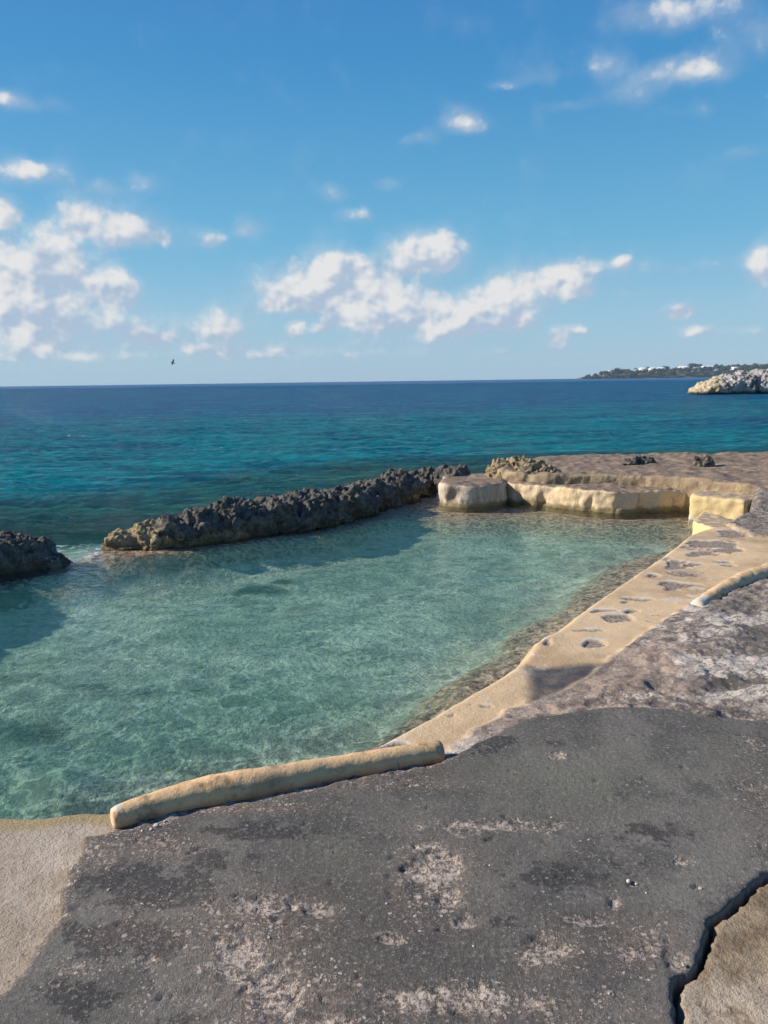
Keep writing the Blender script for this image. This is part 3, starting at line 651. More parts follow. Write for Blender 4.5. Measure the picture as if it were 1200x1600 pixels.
plat = empty('concrete_platform', (3.4, 13.0, 0)); tag(plat, 'low beige cement platform with flat grey-brown top across the far end of the pool', 'platform')
def child(o, par):
    for k in ('label', 'category', 'group'):
        if k in o.keys(): del o[k]
    o.parent = par; o.matrix_parent_inverse = Matrix.Translation(-Vector(par.location)); return o
o = build_rock('block', None, None, [('prism', strip_poly(P1, back1[:0]) if False else np.concatenate([P1, back1]), -.9, .350, .96)], .025, .03, mat=M_plat, smooth_it=34, extra=soft(.075)); child(o, plat)
P0 = line([(682, 788, 0), (690, 792, 0), (735, 794, 0), (775, 791, 0), (796, 785, 0)])
o = build_rock('rounded_end', None, None, [('prism', np.concatenate([P0, [[2.35, 14.0], [1.1, 14.4]]]), -.9, .385, .93)], .03, .03, mat=M_plat, smooth_it=30, extra=soft(.06), pale=lambda x, y, z: np.full(len(x), .9)); child(o, plat)
o['label'] = 'rounded pale pinkish end block'
# upper tier with spiky rocks
F2 = line([(768, 752, .3), (800, 757, .3), (850, 760, .3), (930, 757, .34), (1000, 759, .34), (1090, 765, .34), (1160, 772, .34), (1240, 778, .34), (1400, 790, .34)])
B2 = np.array([[2.3, 14.9], [3.4, 15.9], [5.2, 16.4], [7.5, 16.2], [12, 15.8], [12, 13.2]])[::-1]
tier = build_rock('upper_rock_terrace', 'raised brown rock terrace behind the beige platform, reaching the right edge', 'rock terrace',
   [('prism', np.concatenate([F2, B2]), -.9, .50, .985)], .035, .03, mat=M_plat, smooth_it=4,
   extra=lambda x, y, z, d: .05 * fbm(x * 1.2, y * 1.2, z, o=3) + .03 * ridged(x * 3, y * 3, z * 3, o=3) * sstep(3.0, 2.4, x) * 1.8 + (.03 * ridged(x * 4, y * 4, z * 4, o=3) + .05 * fbm(x * 2.4, y * 2.4, z, o=3)),
   tan=lambda x, y, z: np.full(len(x), .8))
def spiky(c, r, lab, seed, nm='spiky_rock', tanv=.6, vx=.02, am=.045, group=None):
    rs = random.Random(seed); parts = []
    for k in range(5):
        a = rs.uniform(0, 6.28); q = rs.uniform(0, .6)
        parts.append(('ball', (c[0] + math.cos(a) * q * r[0], c[1] + math.sin(a) * q * r[1], c[2] + rs.uniform(0, .25) * r[2]), (r[0] * rs.uniform(.4, .7), r[1] * rs.uniform(.4, .7), r[2] * rs.uniform(.5, .9))))
    parts.append(('ball', (c[0], c[1], c[2] - r[2] * .3), (r[0], r[1], r[2] * .8)))
    return build_rock(nm, lab, 'rock', parts, vx, am, tan=lambda x, y, z: np.full(len(x), tanv), freq=4, group=group)
c = at(800, 750, .35); spiky((c[0] + .15, c[1] + .35, .42), (.62, .45, .24), 'tan spiky rock mound at the left end of the raised brown terrace', 3, tanv=.75)
c = at(850, 738, .5); spiky((c[0], c[1] + .1, .48), (.35, .3, .13), 'small tan spiky lump on the raised terrace, beside the larger tan mound', 9, tanv=.6)
c = at(1003, 722, .56); spiky((c[0], c[1] + .2, .55), (.30, .2, .06), 'dark spiky rock on the raised terrace\'s sea edge, middle of the far end', 4, tanv=.15)
c = at(1104, 722, .58); spiky((c[0], c[1] + .1, .56), (.20, .18, .11), 'brown pointed rock on the raised terrace\'s sea edge, furthest right', 5, tanv=.45)
c = at(712, 745, .38); spiky((c[0], c[1] + .5, .30), (.35, .35, .22), 'dark jagged rock behind the rounded pale block', 6, tanv=.1)

# yellow cement blocks at the pool corner
def ymat():
    s = NT('yellow_cement')
    n1 = s.noise(2.2, 4, .6); n2 = s.noise(8, 5, .65); n3 = s.noise(40, 4, .7)
    c = s.mix(s.ss(n1, .36, .64), (.60, .45, .22), (.48, .36, .21)); c = s.mix(s.math('MULTIPLY', s.ss(n2, .56, .7), .6), c, (.52, .45, .34))
    c = s.mix(s.math('MULTIPLY', s.ss(n3, .58, .7), .5), c, (.22, .16, .09))
    sp = s.n('ShaderNodeSeparateXYZ'); s.put(sp.inputs[0], s.geo.outputs['Normal'])
    c = s.mix(s.ss(s.math('ADD', sp.outputs[2], s.lin(n2, .3, .7, -.25, .25)), .80, 1.05), c, (.30, .23, .17))
    sz = s.n('ShaderNodeSeparateXYZ'); s.put(sz.inputs[0], s.geo.outputs['Position'])
    c = s.mix(s.ss(sz.outputs[2], .07, .02), c, (.60, .52, .40))
    return s.princ(c, .85, s.bump(s.math('ADD', n2, s.math('MULTIPLY', n3, .4)), .7, .02), .2)
M_y = ymat()
b1 = np.concatenate([line([(1066, 812, 0), (1110, 816, 0), (1165, 822, 0)]), [at(1200, 815, 0), at(1205, 795, 0) + [.2, .3], at(1085, 792, 0)]])
build_rock('cement_block', 'larger yellow cement block standing in the water at the pool\'s far right corner', 'cement block', [('prism', b1, -.5, .35, .84)], .02, .02, mat=M_y, smooth_it=26, extra=soft(.05))
b2 = np.concatenate([line([(1072, 843, .05), (1105, 850, .1), (1160, 848, .15)]), [at(1165, 824, .2), at(1092, 818, .05)]])
build_rock('cement_block', 'smaller yellow cement mound between the larger block and the pool ledge', 'cement block', [('prism', b2, -.5, .285, .80)], .02, .02, mat=M_y, smooth_it=12, extra=soft(.03))

# ------------------------------------------------------------------ rounded cement curbs
def curb_mat():
    s = NT('curb_cement')
    n1 = s.noise(3.0, 4, .6); n2 = s.noise(14, 6, .65); n3 = s.noise(70, 4, .7)
    c = s.mix(s.ss(n1, .36, .64), (.68, .44, .22), (.58, .39, .21)); c = s.mix(s.math('MULTIPLY', s.ss(n2, .54, .70), .6), c, (.62, .46, .28))
    c = s.mix(s.math('MULTIPLY', s.ss(n2, .48, .32), .85), c, (.24, .155, .08)); c = s.mix(s.math('MULTIPLY', s.ss(s.noise(5.5, 6, .7), .52, .62), .6), c, (.34, .235, .13))
    c = s.mix(s.math('MULTIPLY', s.ss(n3, .56, .7), .5), c, (.20, .14, .08))
    c = s.mix(s.ss(s.math('ADD', s.attr('pale'), s.lin(n2, .3, .7, -.25, .25)), .4, .65), c, (.55, .48, .38))
    return s.princ(c, .85, s.bump(s.math('ADD', n2, s.math('MULTIPLY', n3, .5)), .8, .008), .22)
M_curb = curb_mat()
def tube(name, label, cat, pts, rad, mat, seg=40, amp=.004, pale=None, caps=.02, flat=1.0, parent=None, rough=0.0):
    pts = smooth_line(np.asarray(pts, float), 24); rad = np.interp(np.linspace(0, 1, len(pts)), np.linspace(0, 1, len(rad)), rad)
    T = np.gradient(pts, axis=0); T /= np.linalg.norm(T, axis=1)[:, None]
    side = np.cross(T, [0, 0, 1.0]); side /= np.linalg.norm(side, axis=1)[:, None]; up = np.cross(side, T)
    a = np.linspace(0, 2 * math.pi, seg, endpoint=False)
    rings = []
    def ring(i, off, k): return pts[i] + T[i] * off + (side[i] * np.cos(a)[:, None] + up[i] * np.sin(a)[:, None] * flat) * rad[i] * k
    for off, k in ((-caps, .02), (-caps, .55), (-caps * .8, .85)): rings.append(ring(0, off, k))
    for i in range(len(pts)): rings.append(ring(i, 0, 1))
    for off, k in ((caps * .8, .85), (caps, .55), (caps, .02)): rings.append(ring(-1, off, k))
    V = np.array(rings); nr = len(rings); V = V.reshape(-1, 3); x, y, z = V.T
    cen = np.repeat(np.array([r_.mean(0) for r_ in rings]), seg, axis=0); N = V - cen; N /= np.linalg.norm(N, axis=1)[:, None] + 1e-9
    d = amp * 2.2 * fbm(x * 4, y * 4, z * 4, o=3) + amp * pn(x * 16, y * 16, z * 16) + rough * ridged(x * 25, y * 25, z * 25, o=2) - amp * 1.6 * sstep(.35, .75, pn(x * 21, y * 21, z * 21)) - amp * 2.2 * sstep(.55, .8, pn(x * 8 + 3, y * 8, z * 8))
    V = V + N * d[:, None]
    i = np.arange(nr - 1)[:, None] * seg; j = np.arange(seg)[None]; j2 = (j + 1) % seg
    Fc = np.stack([(i + j).ravel(), (i + j2).ravel(), (i + seg + j2).ravel(), (i + seg + j).ravel()], 1)
    o = add_mesh(name, V, Fc, mat, {'pale': pale(x, y, z) if pale else np.zeros(len(V))}, parent=parent)
    if label: tag(o, label, cat)
    return o
def p3(px, py, z, dz=0): q = at(px, py, z); return (q[0], q[1], z + dz)
cz = .487
c1 = [p3(183, 1278, cz), p3(240, 1261, cz), p3(330, 1239, cz), p3(420, 1224, cz), p3(510, 1205, cz), p3(600, 1190, cz), p3(684, 1175, cz)]
A0 = np.array(c1[0])
tube('concrete_curb', 'rounded tan cement curb between pool and dark slab, shaped like a half-buried pipe', 'curb', c1, [.044, .056, .070, .065, .057, .053, .052], M_curb,
     pale=lambda x, y, z: sstep(.035, .01, np.hypot(x - A0[0], y - A0[1])), amp=.0022, rough=.0008)
c2 = [p3(1090, 948, .43), p3(1125, 928, .43), p3(1160, 912, .42), p3(1205, 897, .41), p3(1260, 882, .40), p3(1340, 866, .38)]
A1 = np.array(c2[0])
tube('concrete_curb', 'broken pale cement curb with a white end, on the rocky shelf at right', 'curb', c2, [.055, .07, .09, .10, .10, .10], M_curb, amp=.005, pale=lambda x, y, z: sstep(.16, .05, np.hypot(x - A1[0], y - A1[1])) + .42)

# ------------------------------------------------------------------ loose stones on the slab
def stone_mat():
    s = NT('loose_stone'); n = s.noise(60, 4, .6)
    return s.princ(s.mix(s.ss(n, .35, .65), (.52, .46, .38), (.30, .24, .19)), .9, s.bump(n, .7, .004), .2)
M_st = stone_mat()
def stone_mesh(seed):
    rs = np.random.RandomState(seed); bm = bmesh.new(); bmesh.ops.create_icosphere(bm, subdivisions=3, radius=1)
    V = np.array([v.co[:] for v in bm.verts]); Fs = np.array([[v.index for v in f.verts] for f in bm.faces]); bm.free()
    d = 1 + .35 * fbm(V[:, 0] + seed * 3.1, V[:, 1], V[:, 2] + seed, o=3) ; V = V * d[:, None] * np.array([1, .75, .5])
    for k in range(6):
        n = rs.normal(size=3); n /= np.linalg.norm(n); q = V @ n; m = q > .62; V[m] -= n * (q[m] - .62)[:, None]
    return V, Fs
SV = [stone_mesh(i) for i in range(4)]
stones = [(245, 1290, .013, 0), (236, 1296, .008, 1), (258, 1283, .007, 2), (222, 1298, .006, 3), (982, 1377, .010, 0), (994, 1381, .006, 1), (740, 1478, .005, 2), (952, 1552, .006, 1), (1094, 1388, .008, 3), (885, 1180, .007, 0), (920, 1312, .005, 2), (765, 1352, .005, 3), (1010, 1395, .006, 1), (862, 1277, .005, 2), (1068, 1507, .007, 2), (604, 1412, .006, 0),
          (330, 1375, .006, 1), (170, 1390, .007, 2), (420, 1465, .006, 3), (520, 1300, .005, 0)]
for i, (px, py, r_, k) in enumerate(stones):
    q = at(px, py, .5); V_, Fs = SV[k]
    o = add_mesh('loose_stone', V_ * r_, Fs, M_st); o.location = (q[0], q[1], .498 + r_ * .25); o.rotation_euler = (0, 0, i * 1.9)
    tag(o, 'small pale stone chip lying loose on the dark cement slab', 'stone', 'loose stone chips on the dark slab')

# ------------------------------------------------------------------ pale rock outcrop across the water
M_far = None
def far_rock_mat():
    s = NT('pale_limestone')
    n1 = s.noise(.35, 4, .6); n2 = s.noise(1.3, 5, .65); n3 = s.noise(5, 4, .7); vs = s.noise(.9, 4, .6, s.vscale((1, 1, .35)))
    c = s.mix(s.ss(n2, .38, .64), (.42, .39, .36), (.29, .265, .245)); c = s.mix(s.math('MULTIPLY', s.ss(vs, .54, .66), .85), c, (.07, .065, .065))
    c = s.mix(s.math('MULTIPLY', s.attr('tan'), s.ss(n3, .35, .6)), c, (.52, .40, .18))
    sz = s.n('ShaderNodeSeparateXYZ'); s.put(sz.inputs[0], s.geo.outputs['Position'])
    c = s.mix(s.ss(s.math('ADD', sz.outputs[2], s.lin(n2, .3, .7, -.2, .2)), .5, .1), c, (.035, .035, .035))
    return s.princ(c, .9, s.bump(n3, .8, .2), .15)
q = at(1092, 617, 0); D = q[1]; sc = D / F
pts = []
for px, top in [(1092, 609), (1104, 601), (1118, 594), (1135, 589), (1155, 586), (1180, 583), (1205, 582), (1240, 580), (1290, 579), (1350, 580)]:
    x = (px + 14 - 600) * sc; h = (620 - top) * sc
    pts.append(('ball', (x, D + 2.5, h * .30), (1.5 if px > 1100 else 1.0, 2.6, h * .72)))
    pts.append(('ball', (x + .3, D + 2.0, h * .55), (1.3 if px > 1100 else .8, 1.9, h * .42)))
    pts.append(('ball', (x + .3, D + 3.4, -.2), (1.5, 2.2, .8)))
XT = (1112 - 600) * sc
build_rock('rock_outcrop', 'pale grey limestone islet with an undercut dark base, in the water at right', 'rock', pts, .13, .32, mat=far_rock_mat(), freq=.75, smooth_it=3, tan=lambda x, y, z: sstep(XT + 1.8, XT + .6, x) * .8)

# ------------------------------------------------------------------ distant headland with trees and houses
K = 1.6
HD = 1200.0 * K
def hx(px): return (px - 600) * K       # metres at that distance (1 m per photo pixel)
nx, ny = 220, 40
xs = np.linspace(hx(898), hx(1500), nx); ys = np.linspace(HD - 40, HD + 420, ny)
XX, YY = np.meshgrid(xs, ys)
prof = np.interp(XX, [hx(898), hx(908), hx(925), hx(950), hx(1000), hx(1060), hx(1100), hx(1160), hx(1500)], [-3, .5, 3.0, 5, 7, 9, 9, 10, 15])
prof = prof * K * .92
X0_ = XX; XX = XX * YY / HD
sh = sstep(HD - 14, HD + 26, YY + 8 * pn(XX * .03, YY * .03)) ; ZZ = -3 + (prof + 3 + 2 * fbm(XX * .04, YY * .04, o=3)) * sh + 4 * sh * sstep(HD + 20, HD + 200, YY)
ZZ = np.where(sh > .5, ZZ, ZZ)
s = NT('headland_ground'); n = s.noise(.08, 5, .6)
s.princ(s.mix(s.ss(n, .4, .6), (.045, .06, .03), (.13, .115, .08)), .95, s.bump(n, .5, 2))
tag(add_mesh('headland', np.stack([XX, YY, ZZ], -1).reshape(-1, 3), grid_faces(ny, nx), s.m), kind='structure')
def hz(x, y):
    i = np.argmin(np.abs(xs - x * HD / y)); j = np.argmin(np.abs(ys - y)); return ZZ[j, i]
def leaf_mat(name, a, b):
    s = NT(name); n = s.noise(.6, 3, .6); oi = s.n('ShaderNodeObjectInfo')
    c = s.mix(s.ss(n, .35, .65), a, b); c = s.mix(s.math('MULTIPLY', oi.outputs['Random'], .5), c, s.mix(.5, c, (.09, .09, .04)))
    return s.princ(c, .8, None, .2)
M_leaf = [leaf_mat('foliage_dark', (.028, .048, .024), (.050, .075, .035)), leaf_mat('foliage_mid', (.055, .085, .035), (.085, .115, .05))]
s = NT('bark'); s.princ((.10, .08, .06), .9); M_bark = s.m
def crown_mesh(kind, seed, w, h):
    rs = np.random.RandomState(seed); P = []
    nc = 14
    for k in range(nc):
        a = rs.uniform(0, 6.28); q = rs.uniform(0, .75) * w / 2
        if kind == 'umbrella': cz_ = h * (.82 + .12 * rs.uniform(-1, 1)); r = w * .20; sq = .45
        elif kind == 'tall': cz_ = h * rs.uniform(.35, .95); r = w * .28 * (1.2 - .7 * cz_ / h); q *= (1.25 - cz_ / h); sq = 1.0
        else: cz_ = h * rs.uniform(.35, .85); r = w * rs.uniform(.17, .27); q *= math.sqrt(max(.1, 1 - (cz_ / h - .45) ** 2 * 3)); sq = .8
        c = np.array([math.cos(a) * q, math.sin(a) * q, cz_])
        n = 60; d = rs.normal(size=(n, 3)); d /= np.linalg.norm(d, axis=1)[:, None]
        p = c + d * r * rs.uniform(.6, 1.05, size=(n, 1)) * np.array([1, 1, sq]); P.append(p)
    P = np.concatenate(P); n = len(P); S = .55
    A = rs.normal(size=(n, 3)); A /= np.linalg.norm(A, axis=1)[:, None]; B = np.cross(A, rs.normal(size=(n, 3))); B /= np.linalg.norm(B, axis=1)[:, None]
    sz = rs.uniform(.5, 1.2, size=(n, 1)) * S
    Q = np.stack([P - A * sz, P + B * sz, P + A * sz, P - B * sz], 1).reshape(-1, 3)
    return Q, np.arange(4 * n).reshape(-1, 4)
def palm_mesh(h):
    V = []; Fs = []
    rs = np.random.RandomState(5)
    for k in range(14):
        a = k / 14 * 6.28 + rs.uniform(-.2, .2); e0 = rs.uniform(.2, .9); L = 3.2; n = 7; prev = None
        for i in range(n):
            t = i / (n - 1); rr = L * t; zz = h + L * (e0 * t - 1.1 * t * t); wd = .55 * math.sin(math.pi * (.15 + .85 * t)) + .05
            c = np.array([math.cos(a) * rr, math.sin(a) * rr, zz]); sd = np.array([-math.sin(a), math.cos(a), -.4]) * wd; sd2 = np.array([math.sin(a), -math.cos(a), -.4]) * wd
            V += [c + sd, c, c + sd2]; b = len(V) - 3
            if i: Fs += [[b - 3, b - 2, b + 1, b], [b - 2, b - 1, b + 2, b + 1]]
    return np.array(V), np.array(Fs)
def trunk_mesh(h, r):
    V = []; Fs = []; seg = 8; rows = 6
    for i in range(rows):
        t = i / (rows - 1)
        for k in range(seg):
            a = k / seg * 6.283; V.append((math.cos(a) * r * (1 - .6 * t) + .25 * math.sin(t * 3), math.sin(a) * r * (1 - .6 * t), -1.5 + (h + 1.5) * t))
    for i in range(rows - 1):
        for k in range(seg): Fs.append([i * seg + k, i * seg + (k + 1) % seg, (i + 1) * seg + (k + 1) % seg, (i + 1) * seg + k])
    return np.array(V), np.array(Fs)
protos = {}
for kind, w, h, m in [('round', 11, 9, 0), ('round2', 9, 7.5, 1), ('umbrella', 15, 9.5, 0), ('tall', 7, 12, 0), ('bush', 8, 4.5, 1), ('palm', 7, 10, 0)]:
    vs = []
    for seed in (1, 2, 3):
        q, f = palm_mesh(h) if kind == 'palm' else crown_mesh(kind, seed + len(kind) * 7, w, h)
        c = add_mesh('crown', q, f, M_leaf[m], smooth=False); t = add_mesh('trunk', *trunk_mesh(h * (.95 if kind in ('palm', 'umbrella') else .6), .35 if kind != 'palm' else .2), M_bark)
        vs.append((c.data, t.data)); bpy.data.objects.remove(c); bpy.data.objects.remove(t)
    protos[kind] = vs
def tree(name, label, x, y, kind, sc_, rs, group=None, z=None):
    r_ = empty(name, (x, y, hz(x, y) - .2 if z is None else z)); r_.scale = (sc_ * K,) * 3; r_.rotation_euler = (0, 0, rs.uniform(0, 6.28))
    tag(r_, label, 'palm' if kind == 'palm' else ('bush' if kind == 'bush' else 'tree'), group)
    me = protos[kind][rs.randrange(3)]
    c = bpy.data.objects.new('crown', me[0]); col.objects.link(c); c.parent = r_
    t = bpy.data.objects.new('trunk', me[1]); col.objects.link(t); t.parent = r_
rs = random.Random(11)
LBL = 'dark green tree in the dense belt covering the distant headland'
GRP = 'trees in the belt on the distant headland'
x = hx(917)
while x < hx(1460):
    big = x > hx(940)
    tree('tree', LBL, x, HD + rs.uniform(6, 30), rs.choice(['round', 'round', 'round2']), rs.uniform(.75, 1.1) if big else rs.uniform(.45, .65), rs, GRP)
    if big: tree('tree', LBL, x * 1.04, HD + rs.uniform(55, 110), rs.choice(['round', 'umbrella', 'round2']), rs.uniform(.65, .95), rs, GRP)
    if x > hx(1125): tree('tree', LBL, x * 1.09, HD + rs.uniform(130, 240), rs.choice(['round', 'round2']), rs.uniform(.9, 1.15), rs, GRP)
    x += rs.uniform(5.5, 9.0)
x = hx(912)
while x < hx(1400):
    tree('bush', 'low green bush at the waterline of the distant headland', x, HD - rs.uniform(-6, 5), 'bush', rs.uniform(.7, 1.2), rs, 'bushes along the distant headland\'s waterline', None)
    x += rs.uniform(6, 11)
tree('tree', 'tall round-topped tree just right of the first white house on the headland', hx(965), HD + 24, 'round', 1.3, rs)
tree('tree', 'broad umbrella-shaped tree above the three clustered white roofs, headland\'s middle', hx(1021), HD + 74, 'umbrella', 1.15, rs)
tree('tree', 'broad umbrella-shaped tree rising right of the clustered white roofs', hx(1052), HD + 74, 'umbrella', 1.05, rs)
tree('tree', 'tallest spreading tree on the headland, between two long white roofs', hx(1096), HD + 60, 'umbrella', 1.4, rs)
tree('palm_tree', 'small palm silhouetted on the headland left of the clustered white roofs', hx(996), HD + 30, 'palm', 1.0, rs)
tree('palm_tree', 'tall palm silhouetted on the headland right of the long white house', hx(1125), HD + 40, 'palm', 1.1, rs)
tree('tree', 'pale green bushy tree at the headland shore below the small palm', hx(983), HD + 4, 'round2', 1.0, rs)

# houses
s = NT('white_render'); n = s.noise(.8, 3); s.princ(s.mix(n, (.80, .79, .76), (.70, .69, .66)), .8); M_wall = s.m
s = NT('white_roof'); n = s.noise(.8, 3); s.princ(s.mix(n, (.82, .82, .80), (.74, .74, .73)), .7); M_roof = s.m
s = NT('dark_glazing'); s.princ((.03, .04, .05), .15, None, .5); M_win = s.m
def boxv(x0, x1, y0, y1, z0, z1):
    V = [(x0, y0, z0), (x1, y0, z0), (x1, y1, z0), (x0, y1, z0), (x0, y0, z1), (x1, y0, z1), (x1, y1, z1), (x0, y1, z1)]
    return V, [[0, 3, 2, 1], [4, 5, 6, 7], [0, 1, 5, 4], [1, 2, 6, 5], [2, 3, 7, 6], [3, 0, 4, 7]]
def house(label, px, dy, w, h, zt, flat=False):
    x = hx(px); y = HD + dy * K; root = empty('house', (x, y, 0)); root.scale = (K, K, K); tag(root, label, 'house', 'white houses on the distant headland')
    zb = zt - h
    v, f = boxv(-w / 2, w / 2, -4, 4, zb - 4, zb + h * .62); add_mesh('wall', v, f, M_wall, smooth=False, parent=root)
    if flat: v, f = boxv(-w / 2 - .5, w / 2 + .5, -4.5, 4.5, zb + h * .622, zb + h)
    else:
        z0 = zb + h * .622; v = [(-w / 2 - .6, -4.8, z0), (w / 2 + .6, -4.8, z0), (w / 2 + .6, 4.8, z0), (-w / 2 - .6, 4.8, z0), (-w / 2 + 2.2, 0, zt), (w / 2 - 2.2, 0, zt)]
        f = [[0, 1, 5, 4], [2, 3, 4, 5], [1, 2, 5, 5], [3, 0, 4, 4]]
    if flat: add_mesh('roof', v, f, M_roof, smooth=False, parent=root)
    else:
        me = bpy.data.meshes.new('roof'); me.from_pydata(v, [], [[0, 1, 5, 4], [2, 3, 4, 5], [1, 2, 5], [3, 0, 4], [0, 3, 2, 1]]); me.materials.append(M_roof)
        o = bpy.data.objects.new('roof', me); col.objects.link(o); o.parent = root
    n = max(2, int(w / 4))
    for i in range(n):
        cx = -w / 2 + w * (i + .5) / n; v, f = boxv(cx - .8, cx + .8, -4.08, -3.95, zb + h * .12, zb + h * .5); add_mesh('window', v, f, M_win, smooth=False, parent=root)
house('white house nearest the headland\'s tip, under a thin dark flat roofline', 955, 12, 9, 4.0, 12.5, True)
house('white-roofed house, leftmost of the three clustered on the headland', 1010, 26, 11, 4.0, 16.8)
house('white-roofed house, middle one of the three clustered on the headland', 1025, 28, 9, 4.0, 16.6)
house('white-roofed house, rightmost of the three clustered on the headland', 1038, 26, 10, 4.0, 16.8)
house('white house with a broad roof just left of the tallest spreading tree', 1074, 28, 14, 5.0, 18.2)
house('long white house with a wide hipped roof just right of the tallest tree', 1110, 26, 17, 5.0, 18.0)
house('low white house beyond the grey islet, left one of the last pair', 1156, 24, 12, 4.5, 15.5, True)
house('low white house beyond the grey islet, right one of the last pair', 1170, 22, 9, 5.5, 14.5)

# ------------------------------------------------------------------ bird over the horizon
dr = ray(270, 567); bp = CAM + dr * 110
s = NT('bird_feathers'); s.princ((.05, .055, .06), .8); M_b = s.m
V = []; Fs = []
prof_ = [(-.30, .01), (-.22, .05), (-.05, .075), (.10, .07), (.20, .05), (.27, .045), (.32, .02), (.38, .004)]
seg = 10
for (yy, rr) in prof_:
    for k in range(seg): a = k / seg * 6.283; V.append((yy, math.cos(a) * rr, math.sin(a) * rr * .9))
for i in range(len(prof_) - 1):
    for k in range(seg): Fs.append([i * seg + k, i * seg + (k + 1) % seg, (i + 1) * seg + (k + 1) % seg, (i + 1) * seg + k])
bird = empty('bird', tuple(bp)); tag(bird, 'tiny dark seabird flying low above the horizon at left', 'bird')
bird.rotation_euler = (R(-35), R(10), R(20))
add_mesh('body', V, Fs, M_b, parent=bird)
for sgn in (-1, 1):
    W = []; Wf = []
    st = [(0, .09, -.10, .04), (.18, .10, -.10, .12), (.36, .12, -.05, .18), (.55, .06, -.07, .16), (.72, -.06, -.10, .11)]
    for (t, fr_, bk, zz) in st: W += [(fr_, sgn * t, zz + .008), (bk, sgn * t, zz + .004), (bk, sgn * t, zz - .004), (fr_, sgn * t, zz - .008)]
    for i in range(len(st) - 1):
        for k in range(4): Wf.append([i * 4 + k, i * 4 + (k + 1) % 4, (i + 1) * 4 + (k + 1) % 4, (i + 1) * 4 + k])
    add_mesh('wing', W, Wf, M_b, parent=bird)

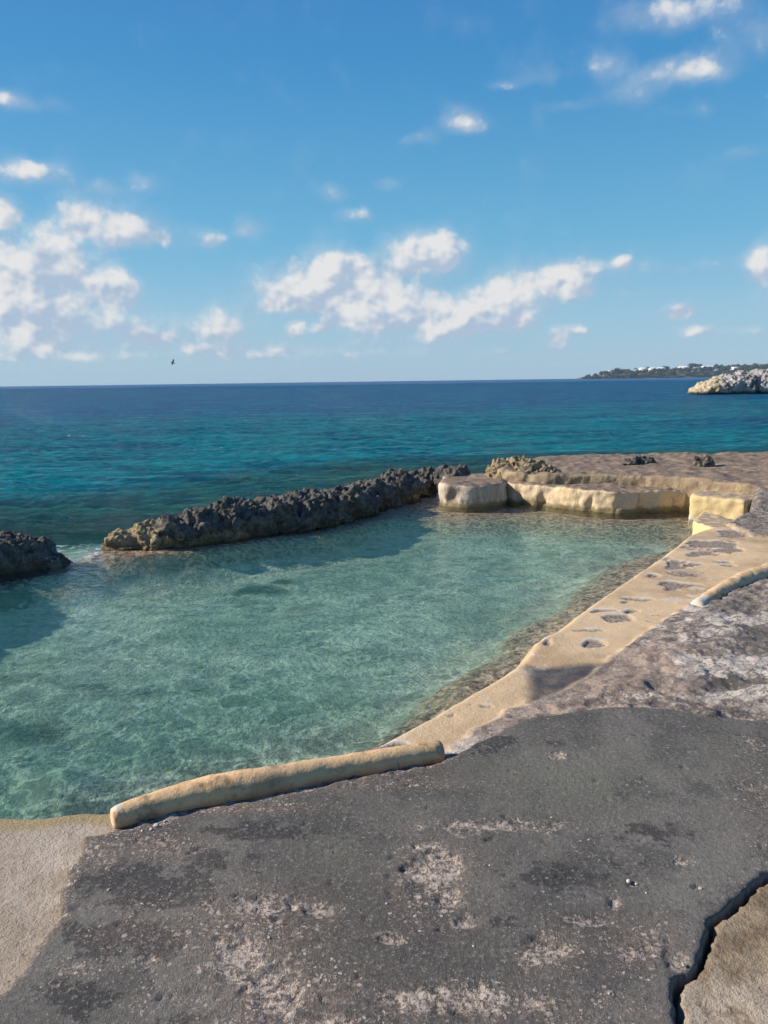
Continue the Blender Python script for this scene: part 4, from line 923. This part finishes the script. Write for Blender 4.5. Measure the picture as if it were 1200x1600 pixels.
# ------------------------------------------------------------------ sky dome carrying the clouds (clear where there is no cloud)
def make_sky():
    C = []
    for t in [(30, 270, 62, 17, .62), (60, 262, 30, 8, .3), (150, 352, 55, 30, .78), (120, 345, 30, 22, .4), (215, 366, 48, 20, .72), (165, 295, 22, 12, .38), (225, 292, 20, 12, .25), (8, 342, 24, 22, .95), (85, 415, 44, 34, 1.0), (15, 432, 38, 28, .7),
              (40, 485, 80, 30, 1.05), (175, 455, 34, 25, 1.15), (110, 505, 90, 26, .55), (70, 540, 120, 18, .50), (235, 532, 32, 13, .8), (392, 358, 24, 17, .5), (330, 378, 22, 13, .38), (350, 515, 48, 28, .6), (318, 548, 32, 8, .6), (425, 550, 30, 8, .4),
              (540, 430, 46, 26, 1.1), (490, 455, 62, 28, 1.1), (440, 470, 30, 14, .6), (580, 465, 66, 24, .85), (600, 497, 64, 22, .95), (463, 518, 12, 10, .8), (502, 514, 12, 8, .7), (545, 500, 30, 12, .5), (668, 402, 50, 28, 1.15), (690, 480, 44, 18, .75), (700, 515, 38, 15, .6),
              (742, 490, 22, 20, .85), (795, 475, 36, 32, 1.15), (780, 505, 40, 12, .6), (868, 443, 40, 28, 1.05), (905, 452, 22, 14, .7), (838, 430, 22, 8, .4), (925, 418, 40, 10, .4), (970, 410, 14, 9, .55), (873, 533, 15, 13, .85), (900, 516, 18, 8, .45), (650, 535, 80, 10, .42),
              (1065, 490, 20, 13, .85), (1096, 520, 26, 9, .6), (1165, 518, 36, 7, .38), (1192, 415, 24, 22, .9), (1100, 415, 120, 10, .30), (790, 550, 10, 6, .55), (735, 193, 30, 17, .72), (655, 218, 24, 11, .34), (830, 120, 52, 17, .36), (785, 133, 20, 8, .3), (895, 167, 32, 9, .42),
              (948, 105, 34, 24, .46), (990, 148, 36, 12, .36), (1066, 112, 48, 20, .85), (1120, 116, 28, 11, .45), (1060, 22, 88, 26, .62), (1190, 60, 60, 40, .42), (1100, 172, 44, 11, .3), (1170, 236, 34, 11, .32), (35, 162, 46, 12, .5), (6, 148, 18, 8, .45), (525, 305, 20, 12, .33),
              (562, 338, 20, 9, .38), (605, 291, 18, 9, .22), (712, 516, 26, 10, .5), (1013, 458, 30, 5, .2), (560, 555, 160, 9, .32), (130, 560, 130, 8, .34), (-120, 450, 120, 80, .9), (-260, 380, 90, 60, .8), (1330, 470, 90, 40, .9), (1380, 200, 120, 50, .5), (1500, 500, 140, 40, .9), (-400, 520, 140, 40, .9)]:
        d = ray(t[0], t[1]); dx = ray(t[0] + t[2], t[1]); dy = ray(t[0], t[1] - t[3])
        az = math.atan2(d[0], d[1]); el = math.asin(d[2]); ra = abs(math.atan2(dx[0], dx[1]) - az) * 1.08; re = abs(math.asin(dy[2]) - el) * 1.15
        C.append((az, el, ra, re, min(t[4] * (1.08 if t[1] > 350 else .98) + (.14 if t[2] < 27 else 0), 1.2)))
    az = np.linspace(R(-75), R(75), 760); el = np.linspace(R(-.4), R(52), 300)
    E, A = np.meshgrid(el, az, indexing='ij')
    cov = np.zeros_like(A); sh = np.zeros_like(A); wsum = np.zeros_like(A) + 1e-4
    wob = .008 * fbm(A * 30, E * 40, o=3); wob2 = .006 * fbm(A * 30 + 9, E * 40, o=3)
    for (a, e, ra, re, w) in C:
        u = (A + wob - a) / ra; v = (E + wob2 - e) / re; v = np.where(v < 0, v * 1.15, v)
        g = w * np.exp(-(u * u + v * v) * .75); cov = 1 - (1 - cov) * (1 - np.minimum(g, .99)); sh += g * g * (v * .7 - u * .35); wsum += g * g
    sh = sh / wsum
    Rd = 22000.0
    V = np.stack([np.sin(A) * np.cos(E), np.cos(A) * np.cos(E), np.sin(E)], -1).reshape(-1, 3) * Rd
    s = NT('cloudy_sky')
    pos = s.vscale((1 / Rd,) * 3)
    st = s.vscale((1, 1, 1.05), pos)
    n1 = s.noise(19, 8, .60, st, .0); n2 = s.noise(48, 5, .62, st); nb = s.noise(19, 3, .50, s.vadd(st, (.004, 0, -.007)), .0)
    cv = s.attr('cover')
    dn = s.math('ADD', s.math('MULTIPLY', cv, 1.15), s.math('ADD', s.lin(n1, .25, .75, -.30, .30), s.math('MULTIPLY', s.lin(n2, .25, .75, -.22, .22), s.ss(cv, 1.0, .3))))
    wv_ = s.vadd(st, s.vscale((.016, .016, .016), s.noise(40, 4, .6, st, out='Color')))
    dn = s.math('ADD', dn, s.math('MULTIPLY', s.math('ADD', s.math('SUBTRACT', .38, s.voro(34, 'F1', wv_)), s.math('MULTIPLY', s.math('SUBTRACT', .4, s.voro(85, 'F1', wv_)), .5)), .42))
    dn = s.math('ADD', dn, s.math('MULTIPLY', s.ss(cv, .15, .5), .10))
    al = s.ss(dn, .20, .92)
    veil = s.ss(s.math('ADD', cv, s.lin(n1, .3, .7, -.2, .2)), .0, .8)
    alpha = s.math('MULTIPLY', s.math('MAXIMUM', al, s.math('MULTIPLY', veil, .55)), .97)
    rel = s.math('MULTIPLY', s.math('SUBTRACT', nb, s.noise(19, 3, .5, st, .0)), 6.0)
    lit = s.math('ADD', s.math('ADD', s.math('MULTIPLY', s.attr('shade'), .70), .45), rel)
    lit = s.math('ADD', lit, s.math('ADD', s.math('MULTIPLY', s.math('SUBTRACT', al, .5), .30), s.math('MULTIPLY', s.math('SUBTRACT', .42, s.voro(34, 'F1', wv_)), .9)))
    c = s.mix(s.ss(lit, -.05, 1.05), (.28, .35, .44), (.535, .53, .525))
    em = s.n('ShaderNodeEmission'); s.put(em.inputs[0], c); em.inputs[1].default_value = 1.0
    tb = s.n('ShaderNodeBsdfTransparent')
    m = s.n('ShaderNodeMixShader'); s.put(m.inputs[0], alpha); s.put(m.inputs[1], tb.outputs[0]); s.put(m.inputs[2], em.outputs[0])
    s.t.links.new(m.outputs[0], s.out.inputs['Surface'])
    try: s.m.cycles.emission_sampling = 'NONE'
    except Exception: pass
    tag(add_mesh('sky', V, grid_faces(len(el), len(az)), s.m, {'cover': cov, 'shade': sh}), kind='structure')
make_sky()

# ------------------------------------------------------------------ air
v, f = boxv(-5600, 5600, -5600, 5600, -14, 70)
s = NT('air_haze'); pv = s.n('ShaderNodeVolumePrincipled'); pv.inputs['Color'].default_value = (.55, .75, .95, 1); pv.inputs['Density'].default_value = .00009
s.t.links.new(pv.outputs[0], s.out.inputs['Volume'])
tag(add_mesh('haze', v, f, s.m, smooth=False), kind='stuff')
print('SCRIPT DONE', len(bpy.data.objects))
